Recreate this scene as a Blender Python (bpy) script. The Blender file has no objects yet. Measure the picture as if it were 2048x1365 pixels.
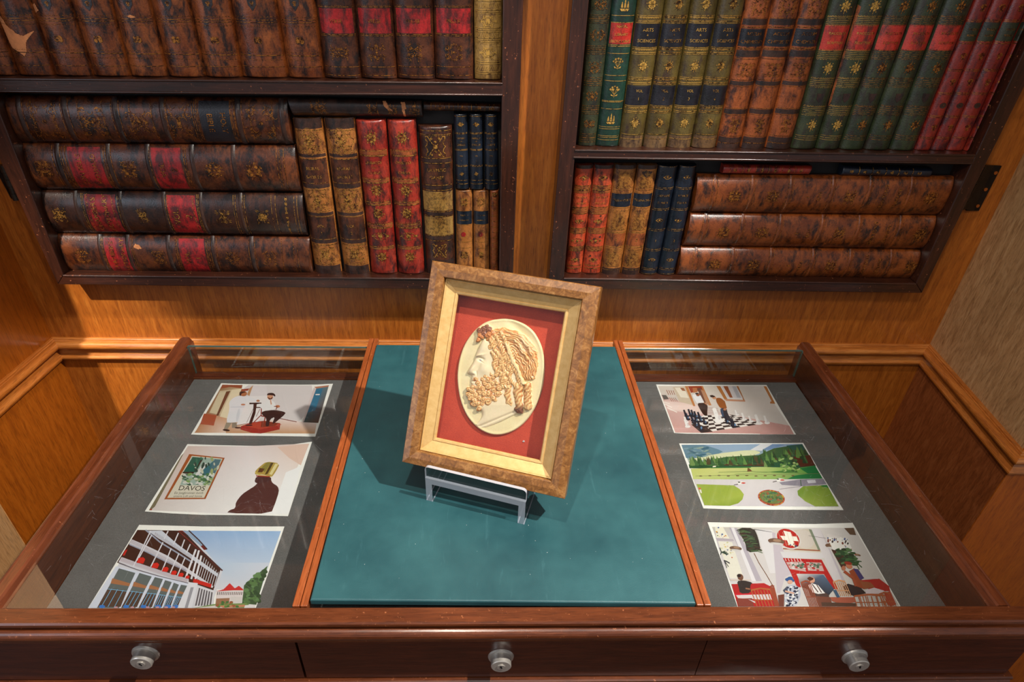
import bpy, math, random
import numpy as np
from mathutils import Vector
random.seed(7)
sc = bpy.context.scene
col = sc.collection
# ------------------------------------------------------------------ camera model (measured once, used for surveying the photo)
F = 1238.0
def rot(yaw, pitch, roll):
    a = math.pi/2-pitch
    rx = np.array([[1,0,0],[0,math.cos(a),-math.sin(a)],[0,math.sin(a),math.cos(a)]])
    rz = np.array([[math.cos(yaw),-math.sin(yaw),0],[math.sin(yaw),math.cos(yaw),0],[0,0,1]])
    rr = np.array([[math.cos(roll),-math.sin(roll),0],[math.sin(roll),math.cos(roll),0],[0,0,1]])
    return rz@rx@rr
RM = rot(-.058, .587, .040)
CAM = np.array([0, -1.075, 1.54])
def ray(p): return RM@np.array([(p[0]-1024)/F, -(p[1]-682.5)/F, -1.0])
def hit(p, ax, val):
    d = ray(p); return CAM+d*((val-CAM[ax])/d[ax])
def hy(x, y, Y): return hit((x, y), 1, Y)
def hz(x, y, Z): return hit((x, y), 2, Z)
def hitpl(p, o, n):
    d = ray(p); return CAM+d*(np.dot(o-CAM, n)/np.dot(d, n))
cd = bpy.data.cameras.new('camera'); cam = bpy.data.objects.new('camera', cd); col.objects.link(cam)
cd.sensor_fit = 'HORIZONTAL'; cd.sensor_width = 36; cd.lens = 36*F/2048; cd.clip_start = .01
from mathutils import Matrix
m4 = Matrix([list(RM[0])+[CAM[0]], list(RM[1])+[CAM[1]], list(RM[2])+[CAM[2]], [0,0,0,1]])
cam.matrix_world = m4
sc.camera = cam
# ------------------------------------------------------------------ mesh helpers
class MB:
    def __init__(s): s.v=[]; s.f=[]; s.mi=[]; s.c=[]; s.sm=[]
    def add(s, pts, faces, mi=0, c=None, smooth=False):
        b=len(s.v); s.v += [tuple(float(q) for q in p) for p in pts]
        for f in faces:
            s.f.append([b+i for i in f]); s.mi.append(mi); s.c.append(c); s.sm.append(smooth)
    def poly(s, pts, mi=0, c=None): s.add(pts, [list(range(len(pts)))], mi, c)
    def box(s, lo, hi, mi=0):
        x0,y0,z0=lo; x1,y1,z1=hi
        s.hexa([(x0,y0,z0),(x1,y0,z0),(x1,y0,z1),(x0,y0,z1)], [(x0,y1,z0),(x1,y1,z0),(x1,y1,z1),(x0,y1,z1)], mi)
    def hexa(s, a, b, mi=0):   # a: front loop, b: back loop, both 4 points
        s.add(list(a)+list(b), [[0,1,2,3],[7,6,5,4],[0,4,5,1],[1,5,6,2],[2,6,7,3],[3,7,4,0]], mi)
    def prism(s, pts, vec, mi=0):
        n=len(pts); q=[tuple(p[k]+vec[k] for k in range(3)) for p in pts]
        s.add(list(pts)+q, [list(range(n)), list(range(2*n-1,n-1,-1))]+[[i,i+n,(i+1)%n+n,(i+1)%n] for i in range(n)], mi)
    def grid(s, rows, mi=0, smooth=True, closed=False, c=None):
        n=len(rows[0]); pts=[p for r in rows for p in r]; fs=[]
        for i in range(len(rows)-1):
            for j in range(n-1 if not closed else n):
                k=(j+1)%n
                fs.append([i*n+j, i*n+k, (i+1)*n+k, (i+1)*n+j])
        s.add(pts, fs, mi, c, smooth)
    def cyl(s, o, d, r, h, n=24, mi=0, r2=None, smooth=True):
        o=Vector(o); d=Vector(d).normalized(); u=d.orthogonal().normalized(); w=d.cross(u); r2=r if r2 is None else r2
        a=[o+(u*math.cos(t)+w*math.sin(t))*r for t in [2*math.pi*i/n for i in range(n)]]
        b=[o+d*h+(u*math.cos(t)+w*math.sin(t))*r2 for t in [2*math.pi*i/n for i in range(n)]]
        base=len(s.v); s.add(a+b, [[i,(i+1)%n,(i+1)%n+n,i+n] for i in range(n)], mi, None, smooth)
        s.add(a,[list(range(n-1,-1,-1))],mi); s.add(b,[list(range(n))],mi)
OFF = {}
SHEAR = set()   # the front of the vitrine is not quite square to its sides
def finish(o):
    return o
def obj(name, mb, mats, parent=None, bevel=0, loc=None, recalc=True):
    me = bpy.data.meshes.new(name)
    V = np.array(mb.v,dtype=float)
    if SHEAR and ((parent is not None and parent.name in SHEAR) or name in SHEAR):
        fy=np.clip((-.05-V[:,1])/.58,0,1); V[:,1]-=.0115*(V[:,0]-.02)*fy
    if parent is not None: off = np.array(OFF[parent.name])
    elif loc is not None: off = np.array(loc, float)
    else: off = np.array([(V[:,0].min()+V[:,0].max())/2, (V[:,1].min()+V[:,1].max())/2, V[:,2].min()])
    me.from_pydata([tuple(p) for p in V-off], [], mb.f)
    if not isinstance(mats,(list,tuple)): mats=[mats]
    for m in mats: me.materials.append(m)
    for p,mi,sm in zip(me.polygons, mb.mi, mb.sm): p.material_index=mi; p.use_smooth=sm
    if any(c is not None for c in mb.c):
        ca = me.color_attributes.new('Col','FLOAT_COLOR','CORNER')
        arr = np.ones((len(me.loops),4),'f')
        for p,c in zip(me.polygons, mb.c):
            if c is None: continue
            if isinstance(c[0],(tuple,list)):
                for k,li in enumerate(p.loop_indices): arr[li,:3]=c[k]
            else: arr[list(p.loop_indices),:3]=c
        ca.data.foreach_set('color', arr.ravel())
    if recalc:
        import bmesh
        bm=bmesh.new(); bm.from_mesh(me); bmesh.ops.recalc_face_normals(bm, faces=bm.faces); bm.to_mesh(me); bm.free()
    o = bpy.data.objects.new(name, me); col.objects.link(o)
    if parent is None: o.location = off; OFF[o.name]=tuple(off)
    else: o.parent = parent; OFF[o.name]=tuple(off)
    if bevel:
        b=o.modifiers.new('bevel','BEVEL'); b.width=bevel; b.segments=2; b.limit_method='ANGLE'; b.angle_limit=math.radians(40); b.harden_normals=False
    return o
def thing(name, label, cat, loc, group=None):
    o=bpy.data.objects.new(name,None); col.objects.link(o); o.location=[float(q) for q in loc]; o.empty_display_size=.05
    o['label']=label; o['category']=cat
    if group: o['group']=group
    OFF[o.name]=tuple(float(q) for q in loc); return o
def tag(o,label,cat,group=None):
    o['label']=label; o['category']=cat
    if group: o['group']=group
    return o
def struct(name, mb, mats, bevel=0):
    o=obj(name,mb,mats,bevel=bevel); o['kind']='structure'; return o
# ------------------------------------------------------------------ materials
def s2l(c):
    return tuple(((x/255)/12.92 if x/255<=.04045 else ((x/255+.055)/1.055)**2.4) for x in c)
class NT:
    def __init__(s,name):
        s.m=bpy.data.materials.new(name); s.m.use_nodes=True; s.t=s.m.node_tree; s.t.nodes.clear()
        s.out=s.t.nodes.new('ShaderNodeOutputMaterial')
    def n(s,ty,**k):
        x=s.t.nodes.new('ShaderNode'+ty)
        for a,v in k.items():
            if a.startswith('_'): setattr(x,a[1:],v)
            else:
                x.inputs[a.replace('__',' ')].default_value=v
        return x
    def l(s,a,b): s.t.links.new(a,b)
    def coord(s,scale=(1,1,1),which='Object'):
        c=s.n('TexCoord'); m=s.n('Mapping'); m.inputs['Scale'].default_value=scale; s.l(c.outputs[which],m.inputs[0]); return m.outputs[0]
    def geo(s,scale=(1,1,1)):
        c=s.n('NewGeometry'); m=s.n('Mapping'); m.inputs['Scale'].default_value=scale; s.l(c.outputs['Position'],m.inputs[0]); return m.outputs[0]
    def noise(s,vec,scale,detail=3,rough=.55,dist=0):
        x=s.n('TexNoise',Scale=scale,Detail=detail,Roughness=rough,Distortion=dist); s.l(vec,x.inputs['Vector']); return x.outputs['Fac']
    def ramp(s,fac,stops,const=False):
        r=s.n('ValToRGB'); e=r.color_ramp.elements
        if const: r.color_ramp.interpolation='CONSTANT'
        while len(e)<len(stops): e.new(.5)
        for el,(p,c) in zip(e,stops): el.position=p; el.color=(*c,1) if len(c)==3 else c
        s.l(fac,r.inputs[0]); return r.outputs[0]
    def mix(s,f,a,b,mode='MIX'):
        x=s.n('Mix',_data_type='RGBA',_blend_type=mode)
        for i,v in ((0,f),(6,a),(7,b)):
            if isinstance(v,(int,float)): x.inputs[i].default_value=v
            elif isinstance(v,tuple): x.inputs[i].default_value=(*v,1)
            else: s.l(v,x.inputs[i])
        return x.outputs[2]
    def bsdf(s,color,rough=.5,metal=0,spec=.5,coat=0,coat_r=.1,bump=None,bs=.2,bd=.001,sheen=0):
        b=s.n('BsdfPrincipled')
        if isinstance(color,tuple): b.inputs['Base Color'].default_value=(*color,1)
        else: s.l(color,b.inputs['Base Color'])
        if isinstance(rough,(int,float)): b.inputs['Roughness'].default_value=rough
        else: s.l(rough,b.inputs['Roughness'])
        b.inputs['Metallic'].default_value=metal; b.inputs['Specular IOR Level'].default_value=spec
        b.inputs['Coat Weight'].default_value=coat; b.inputs['Coat Roughness'].default_value=coat_r
        b.inputs['Sheen Weight'].default_value=sheen
        if bump is not None:
            bp=s.n('Bump',Strength=bs,Distance=bd); s.l(bump,bp.inputs['Height']); s.l(bp.outputs[0],b.inputs['Normal'])
        s.l(b.outputs[0],s.out.inputs[0]); return b
def wood(name,c1,c2,c3,grain='z',fig=1.0,rough=.4,coat=.3,worn=None,wornc=(.5,.25,.12)):
    """varnished oak: long pores along the grain, broad figure; worn = amount of scuffed lighter scratches"""
    t=NT(name)
    sc1={'z':(1,1,.10),'x':(.10,1,1),'y':(1,.10,1),'d':(1,1,.16)}[grain]
    v=t.geo(sc1)
    n1=t.noise(v,115,5,.6,.8*fig); n2=t.noise(v,480,3,.6); n3=t.noise(t.geo((1,1,.5)),5,3,.5,.4)
    a=t.ramp(n1,[(.2,s2l(c2)),(.5,s2l(c1)),(.85,s2l(c3))])
    pore=t.ramp(n2,[(.34,(.45,.45,.45)),(.5,(1,1,1))])
    b=t.mix(.55,a,pore,'MULTIPLY')
    big=t.ramp(n3,[(.3,(.86,.86,.86)),(.7,(1.1,1.1,1.1))])
    b=t.mix(.8,b,big,'MULTIPLY')
    if worn:
        w=t.noise(t.geo((1,1,1)),170,6,.75); mk=t.ramp(w,[(.66-worn*.12,(0,0,0)),(.70-worn*.08,(1,1,1))])
        b=t.mix(mk,b,s2l(wornc))
    t.bsdf(b,rough,coat=coat,coat_r=.15,bump=n2,bs=.25,bd=.0006); return t.m
def leather(name,c1,c2,dark,amt=.5,rough=.42,sc=1.0,coat=.12):
    t=NT(name); g=t.geo((1,1,1))
    n1=t.noise(g,26*sc,6,.65,.4); n2=t.noise(t.geo((1,1,.45)),70*sc,6,.7,.3); n3=t.noise(g,420,3,.6)
    a=t.ramp(n1,[(.36,s2l(c1)),(.66,s2l(c2))])
    k=t.ramp(n2,[(.62-.25*amt,(1,1,1)),(.68-.1*amt,(0,0,0))]) if False else t.ramp(n2,[(.30+.18*amt,(1,1,1)),(.46+.2*amt,(0,0,0))])
    b=t.mix(k,a,s2l(dark))
    sp=t.ramp(n3,[(.36,(.62,.62,.62)),(.5,(1,1,1))]); b=t.mix(.6,b,sp,'MULTIPLY')
    rr=t.ramp(n1,[(.3,(rough-.1,)*3),(.7,(rough+.15,)*3)])
    h=t.mix(.6,n2,n3)
    t.bsdf(b,rr,coat=coat,coat_r=.25,bump=h,bs=.45,bd=.0012); return t.m
def gilt(name,c=(196,150,70),base=(60,34,16),wear=.45,metal=.6):
    t=NT(name); g=t.geo((1,1,1)); n=t.noise(g,220,4,.7)
    k=t.ramp(n,[(wear-.06,(0,0,0)),(wear+.06,(1,1,1))])
    t.bsdf(t.mix(k,s2l(base),s2l(c)),.38,metal=metal); return t.m
def plain(name,c,rough=.5,metal=0,coat=0,bumpn=None,var=.12,spec=.5):
    t=NT(name); g=t.geo((1,1,1)); n=t.noise(g,60,4,.6)
    b=t.mix(1.0,s2l(c),t.ramp(n,[(.3,(1-var,)*3),(.7,(1+var,)*3)]),'MULTIPLY')
    bn=t.noise(g,bumpn,3,.6) if bumpn else None
    t.bsdf(b,rough,metal=metal,coat=coat,bump=bn,bs=.3,bd=.0006,spec=spec); return t.m
def fres(t,ior):
    fr=t.n('Fresnel'); g=t.n('NewGeometry'); m=t.n('MapRange'); m.inputs['To Min'].default_value=ior; m.inputs['To Max'].default_value=1/ior
    t.l(g.outputs['Backfacing'],m.inputs['Value']); t.l(m.outputs[0],fr.inputs['IOR']); return fr
def pane(name,tint=(.97,.985,.975),ior=1.5,gl=1.0):
    """clear sheet: transparent body with Fresnel mirror reflections"""
    t=NT(name); tr=t.n('BsdfTransparent',Color=(*tint,1)); g=t.n('BsdfGlossy',Roughness=.0,Color=(gl,gl,gl,1)); fr=fres(t,ior)
    m=t.n('MixShader'); t.l(fr.outputs[0],m.inputs[0]); t.l(tr.outputs[0],m.inputs[1]); t.l(g.outputs[0],m.inputs[2]); t.l(m.outputs[0],t.out.inputs[0]); return t.m
def vcol(name,rough=.35,coat=.15):
    t=NT(name); a=t.n('VertexColor',_layer_name='Col'); t.bsdf(t.mix(1.0,a.outputs[0],(.78,.76,.76),'MULTIPLY'),rough,coat=coat,coat_r=.2); return t.m
M={}
M['oak_back']=wood('oak_orange',(158,86,24),(122,60,14),(188,112,40),'z',1,.42,.25)
M['oak_left']=wood('oak_amber',(150,76,12),(120,56,8),(170,92,22),'z',.7,.4,.3)
M['oak_right']=wood('oak_pale_figured',(170,128,84),(128,90,54),(198,158,112),'d',1.6,.5,.15)
M['oak_low']=wood('oak_brown_panel',(128,66,26),(92,42,14),(154,88,40),'z',1,.45,.2)
M['oak_lowright']=wood('oak_red_brown',(136,72,34),(100,48,20),(162,96,54),'d',1.3,.48,.15)
M['oak_rail']=wood('oak_moulding',(176,104,42),(140,74,24),(204,136,70),'x',.6,.35,.4)
M['oak_rail_y']=wood('oak_moulding_side',(168,94,34),(132,68,20),(190,120,54),'y',.6,.35,.4)
M['oak_frontR']=wood('oak_orange_face',(172,86,8),(146,68,6),(188,100,14),'z',.8,.6,.0)
M['oak_frontL']=wood('oak_pale_face',(206,150,92),(180,122,66),(222,170,112),'z',.8,.45,.2)
M['dark_trim']=wood('dark_stained_strip',(70,38,18),(48,24,10),(92,52,26),'z',.8,.4,.3)
M['mahog']=wood('mahogany_x',(96,47,22),(70,31,14),(122,64,34),'x',.8,.3,.5,.28,(172,104,66))
M['mahog_y']=wood('mahogany_y',(100,48,24),(72,32,15),(130,68,38),'y',.8,.3,.5,.2,(170,104,70))
M['mahog_d']=wood('mahogany_dark',(74,30,14),(52,20,8),(98,44,22),'x',.7,.28,.6,.05,(110,58,34))
M['mahog_in']=wood('mahogany_inner',(72,34,16),(50,22,10),(92,46,24),'y',.8,.35,.3)
M['divider']=wood('divider_wood',(152,76,34),(124,58,24),(176,96,52),'y',.8,.4,.3,.3,(186,120,82))
M['black_wood']=wood('ebonised_wood',(48,22,12),(26,12,7),(70,34,20),'x',.6,.32,.45,.22,(170,100,66))
M['black_wood_z']=wood('ebonised_wood_upright',(48,22,12),(26,12,7),(70,34,20),'z',.6,.32,.45,.22,(170,100,66))
M['backing']=plain('black_backing',(20,15,13),.7)
M['steel']=plain('brushed_steel',(206,200,190),.34,.65,var=.06)
M['keyhole']=plain('keyhole_dark',(14,12,11),.6)
M['iron']=plain('blackened_iron',(40,34,30),.35,.7,var=.4,bumpn=300)
M['screw']=plain('brass_screw',(190,110,50),.4,.8)
M['lining']=plain('felt_lining_side',(58,52,50),.9)
M['white']=plain('print_paper',(214,211,208),.45,coat=.1,var=.02)
M['print']=vcol('print_inks')
M['glass']=pane('clear_glass'); M['glass2']=pane('thin_picture_glass',(.97,.97,.97))
M['glass_edge']=plain('glass_edge_green',(62,86,80),.15,coat=.4)
M['paper']=plain('page_edges',(150,120,80),.8)
# felt bed
t=NT('charcoal_felt'); n=t.noise(t.geo((1,1,1)),900,3,.7); n2=t.noise(t.geo((1,1,1)),14,3,.6)
b=t.mix(1.0,t.ramp(n,[(.3,s2l((62,60,60))),(.7,s2l((96,93,92)))]),t.ramp(n2,[(.3,(.85,)*3),(.7,(1.12,)*3)]),'MULTIPLY'); t.bsdf(b,.95,bump=n,bs=.4,bd=.0006,sheen=.2); M['felt']=t.m
# teal leathercloth
t=NT('teal_leathercloth'); g=t.geo((1,1,1)); n=t.noise(g,700,3,.6); n2=t.noise(g,9,4,.6); n3=t.noise(t.geo((1,.12,1)),120,5,.75,.6); n4=t.noise(t.geo((.12,1,1)),120,5,.75,.6)
b=t.ramp(n2,[(.3,s2l((30,70,76))),(.7,s2l((44,92,96)))])
sm=t.ramp(n3,[(.60,(0,0,0)),(.72,(.11,)*3)]); b=t.mix(sm,b,s2l((96,150,156))); sm=t.ramp(n4,[(.62,(0,0,0)),(.74,(.09,)*3)]); b=t.mix(sm,b,s2l((96,150,156)))
t.bsdf(b,t.ramp(n2,[(.3,(.36,)*3),(.7,(.5,)*3)]),bump=n,bs=.35,bd=.0005,coat=.1,coat_r=.4); M['teal']=t.m
# red cloth
t=NT('red_cloth'); n=t.noise(t.geo((1,1,1)),700,3,.7); n2=t.noise(t.geo((1,1,1)),60,4,.6)
b=t.mix(.5,t.ramp(n,[(.3,s2l((176,50,24))),(.7,s2l((214,80,44)))]),t.ramp(n2,[(.3,s2l((184,54,28))),(.7,s2l((208,72,40)))])); t.bsdf(b,.9,bump=n,bs=.6,bd=.001,sheen=.3); M['red_cloth']=t.m
# burr veneer
t=NT('burr_veneer'); g=t.geo((1,1,1)); n=t.noise(g,95,6,.7,1.2); n2=t.noise(g,300,4,.7)
b=t.ramp(n,[(.3,s2l((92,56,22))),(.5,s2l((132,84,36))),(.7,s2l((170,122,68)))]); b=t.mix(.5,b,t.ramp(n2,[(.35,(.6,)*3),(.55,(1.1,)*3)]),'MULTIPLY'); t.bsdf(b,.38,coat=.35,coat_r=.2); M['burr']=t.m
t=NT('gilded_slip'); n=t.noise(t.geo((1,1,1)),120,4,.6); t.bsdf(t.ramp(n,[(.3,s2l((206,164,100))),(.7,s2l((222,184,122)))]),.45,metal=.35); M['slip']=t.m
# acrylic
t=NT('clear_acrylic'); tr=t.n('BsdfTransparent',Color=(.93,.95,.96,1)); gl=t.n('BsdfGlossy',Roughness=.03); fr=fres(t,1.5); m=t.n('MixShader'); t.l(fr.outputs[0],m.inputs[0]); t.l(tr.outputs[0],m.inputs[1]); t.l(gl.outputs[0],m.inputs[2]); t.l(m.outputs[0],t.out.inputs[0]); M['acrylic']=t.m
t=NT('acrylic_sawn_edge'); tr=t.n('BsdfTransparent',Color=(.9,.92,.95,1)); pb=t.n('BsdfPrincipled',Roughness=.25); pb.inputs['Base Color'].default_value=(.84,.86,.94,1); m=t.n('MixShader',Fac=.46); t.l(tr.outputs[0],m.inputs[1]); t.l(pb.outputs[0],m.inputs[2]); t.l(m.outputs[0],t.out.inputs[0]); M['acrylic_edge']=t.m
# cameo shell
t=NT('carved_shell'); a=t.n('VertexColor',_layer_name='Col'); pb=t.bsdf(a.outputs[0],.38,coat=.2,coat_r=.3); pb.inputs['Subsurface Weight'].default_value=.12; pb.inputs['Subsurface Radius'].default_value=(.004,.002,.001); M['shell']=t.m
# ------------------------------------------------------------------ room shell: panelled alcove
ZT=2.55; ZM=.822
LB=(-.866,0.0); LFc=(-.884,-.262); RB=(.966,0.0); RFc=(.930,-.327)
LX=-1.9; RX=1.9
def wallquad(name,p,q,z0,z1,mat,th=.05,out=(0,0)):
    # vertical slab from p to q (XY), thickness th away from the viewer side (out)
    mb=MB(); ox,oy=out
    mb.hexa([(p[0],p[1],z0),(q[0],q[1],z0),(q[0],q[1],z1),(p[0],p[1],z1)],[(p[0]+ox*th,p[1]+oy*th,z0),(q[0]+ox*th,q[1]+oy*th,z0),(q[0]+ox*th,q[1]+oy*th,z1),(p[0]+ox*th,p[1]+oy*th,z1)])
    return struct(name,mb,mat)
def wall2(name,p,q,out,mlo,mhi,ext=0):
    mb=MB()
    if name in ('wall_left','wall_right'): q=(q[0]+out[0]*.0002,q[1]+.002)
    for z0,z1,mi in ((0,.795,0),(.795,ZT,1)):
        th=.05; ox,oy=out
        e0=.008 if name=='wall_front_right' else 0; e1=-.006 if name=='wall_front_left' else 0
        mb.hexa([(p[0],p[1],z0),(q[0],q[1],z0),(q[0],q[1],z1),(p[0],p[1],z1)],[(p[0]+ox*th+e0,p[1]+oy*th,z0),(q[0]+ox*th+e1,q[1]+oy*th,z0),(q[0]+ox*th+e1,q[1]+oy*th,z1),(p[0]+ox*th+e0,p[1]+oy*th,z1)],mi)
    return struct(name,mb,[mlo,mhi])
wall2('wall_back',(LB[0]-.05,0),(RB[0]+.05,0),(0,1),M['oak_back'],M['oak_back'])
wall2('wall_left',(LB[0],0),LFc,(-1,0),M['oak_left'],M['oak_left'])
wall2('wall_right',(RB[0],0),RFc,(1,0),M['oak_lowright'],M['oak_right'])
wall2('wall_front_left',(LX,LFc[1]),(LFc[0]-.0,LFc[1]),(0,1),M['oak_frontL'],M['oak_frontL'])
wall2('wall_front_right',(RFc[0],RFc[1]),(RX,RFc[1]),(0,1),M['oak_frontR'],M['oak_frontR'])
mb=MB(); mb.box((LX,-3.2,-.05),(RX,.05,0)); struct('floor',mb,plain('floor_boards',(96,58,34),.5))
# dark upright strips on the pale left face (they mirror in the case glass)
mb=MB(); mb.box((-1.075,LFc[1]-.012,.83),(-1.045,LFc[1],ZT)); struct('trim_5',mb,M['dark_trim'])
mb=MB(); mb.box((-1.40,LFc[1]-.012,.83),(-1.115,LFc[1],ZT)); struct('trim_6',mb,M['dark_trim'])
# dado moulding swept round the alcove, mitred in the corners
prof=[(0,ZM+.003),(.005,ZM+.003),(.0062,ZM+.0018),(.0065,ZM-.001),(.008,ZM-.002),(.0095,ZM-.001)]
for k in range(11):
    a=math.radians(115)-k*math.radians(190)/10; prof.append((.0125+.0085*math.cos(a), ZM-.0085+.0080*math.sin(a)))
prof+=[(.0085,ZM-.0175),(.0075,ZM-.024),(.0085,ZM-.031),(.0115,ZM-.036),(.0135,ZM-.0385),(.0135,ZM-.0415),(.0105,ZM-.0425),(.0095,ZM-.047),(0,ZM-.050)]
def unit(a,b):
    d=(b[0]-a[0],b[1]-a[1]); l=math.hypot(*d); return (d[0]/l,d[1]/l)
path=[(LX,LFc[1]),LFc,LB,RB,RFc,(RX,RFc[1])]
segn=[]
for i in range(5):
    d=unit(path[i],path[i+1]); segn.append((d[1],-d[0]))   # normal to the right of travel = into the room
mit=[]
for i in range(6):
    if i==0: mit.append(segn[0])
    elif i==5: mit.append(segn[4])
    else:
        a,b=segn[i-1],segn[i]; s=(a[0]+b[0],a[1]+b[1]); k=2/(s[0]**2+s[1]**2); mit.append((s[0]*k,s[1]*k))
for i,(nm,mt) in enumerate([('trim_4','oak_rail'),('trim_1','oak_rail_y'),('trim_2','oak_rail'),('trim_3','oak_rail_y'),('trim_7','oak_rail')]):
    mb=MB(); rows=[]
    for e in (i,i+1):
        p=path[e]; m=mit[e]; rows.append([(p[0]+m[0]*d,p[1]+m[1]*d,z) for d,z in prof]+[(p[0],p[1],ZM+.003)])
    mb.grid(rows,smooth=False); struct(nm,mb,M[mt])
# ------------------------------------------------------------------ bookcase doors with their hinges
YF=-.045; YE=-.020
def line(p,q):   # px line -> function x of y
    return lambda y: p[0]+(q[0]-p[0])*(y-p[1])/(q[1]-p[1])
def bar(mb,px4,y0=YF,y1=-.002):
    f=[hy(x,y,y0) for x,y in px4]; b=[(p[0],y1,p[2]) for p in f]; mb.hexa(f,b)
YTOP=-170
def lipline(mb,a,b,r=.0022,yy=YF):
    A=hy(*a,yy); B=hy(*b,yy); mb.cyl(A+np.array([0,-.0002,-r*.9]),B-A,r,float(np.linalg.norm(B-A)),10)
INNER={}
def door(side):
    if side=='L':
        ol=line((0,322),(115,569)); il=line((0,228),(127,551)); ir=line((1006,0),(998,557)); orr=line((1047,0),(1025,582))
        bl,br=(115.5,569.5),(1025,581); ibl,ibr=(127,550),(998,558)
        st,sb=((-60,155),(1005,165)),((-50,184),(1005,192))
    else:
        ol=line((1145,0),(1096,578)); il=line((1178,0),(1128,556)); ir=line((1965,280),(1831,568)); orr=line((1996,280),(1844,587))
        bl,br=(1096,577),(1844,587); ibl,ibr=(1128,556),(1832,567)
        st,sb=((1150,299),(1952,309)),((1147,317),(1946,329))
    cx=hy((bl[0]+br[0])/2,570,0)
    d=thing('bookcase_door',
      'dark-framed bookcase door on the left of the back wall, holding large folios' if side=='L' else 'dark-framed bookcase door on the right of the back wall, by the pale side wall',
      'bookcase door',(cx[0],-.02,hy(*bl,YF)[2]))
    def part(nm,px4,mat,bev=.0015):
        mb=MB(); bar(mb,px4); return obj(nm,mb,M[mat],d,bevel=bev)
    part('bottom_rail',[bl,br,(ibr[0],ibr[1]),(ibl[0],ibl[1])],'black_wood')
    part('stile',[bl,ibl,(il(YTOP),YTOP),(ol(YTOP),YTOP)][::-1],'black_wood_z')
    part('stile',[ibr,br,(orr(YTOP),YTOP),(ir(YTOP),YTOP)][::-1],'black_wood_z')
    part('top_rail',[(ol(YTOP),YTOP),(orr(YTOP),YTOP),(orr(YTOP-28),YTOP-28),(ol(YTOP-28),YTOP-28)],'black_wood')
    sh=part('shelf',[sb[0],sb[1],st[1],st[0]],'black_wood')
    mb=MB(); lipline(mb,st[0],st[1],.0018); lipline(mb,(sb[0][0],sb[0][1]-4),(sb[1][0],sb[1][1]-4),.0018); obj('bead',mb,M['black_wood'],sh)
    mb=MB(); lipline(mb,ibl,ibr,.0018); obj('bead',mb,M['black_wood'],d)
    mb=MB(); f=[hy(x,y,-.006) for x,y in (ibl,ibr,(ir(YTOP),YTOP),(il(YTOP),YTOP))]; mb.hexa([(p[0],-.006,p[2]) for p in f],[(p[0],-.001,p[2]) for p in f]); obj('backing_board',mb,M['backing'],d)
    # hinge
    if side=='R': leaf=[(1933,422),(1958,422),(2004,332),(1966,330)]; kn=((1921,418),(1965,332)); sc_=[(1991,346),(1971,379),(1955,412)]
    else: leaf=[(22,398),(32,398),(6,330),(-14,330)]; kn=((34,400),(6,330)); sc_=[(-8,340)]
    h=None
    mb=MB(); f=[hy(x,y,-.004) for x,y in leaf]; mb.hexa(f,[(p[0],-.0005,p[2]) for p in f]); h=obj('hinge',mb,M['iron'],d,bevel=.0005)
    mb=MB(); A=hy(*kn[0],-.02); B=hy(*kn[1],-.02); L=float(np.linalg.norm(B-A))
    for k in range(5): mb.cyl(A+(B-A)*(k/5+.004),B-A,.0052 if k%2 else .0058,L/5*.95,14)
    f=[hy(x,y,-.004) for x,y in leaf]
    lf=[f[0],f[0]*.4+f[1]*.6,f[3]*.4+f[2]*.6,f[3]]
    mb.hexa([(A[0],-.018,A[2]),(lf[1][0],-.004,lf[1][2]),(lf[2][0],-.004,lf[2][2]),(B[0],-.018,B[2])],[(A[0],-.014,A[2]),(lf[1][0],-.001,lf[1][2]),(lf[2][0],-.001,lf[2][2]),(B[0],-.014,B[2])])
    obj('knuckle',mb,M['iron'],h)
    for s_ in sc_:
        mb=MB(); p=hy(*s_,-.004); mb.cyl(p,(0,-1,0),.0032,.0012,12); obj('screw',mb,M['screw'],h)
    def xz(l):
        a=hy(l(550),550,YF); c=hy(l(-150),-150,YF); return lambda z: a[0]+(c[0]-a[0])*(z-a[2])/(c[2]-a[2])
    INNER[side]=(xz(il),xz(ir))
    return d,(st,sb,ibl,ibr)
doorL,GL=door('L'); doorR,GR=door('R')
def zfun(a,b,Y=YF):
    A=hy(*a,Y); B=hy(*b,Y); return lambda x: A[2]+(B[2]-A[2])*(x-A[0])/(B[0]-A[0])
baseLU=zfun(*GL[0]); baseLL=zfun(GL[2],GL[3]); baseRU=zfun(*GR[0]); baseRL=zfun(GR[2],GR[3])
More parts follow.
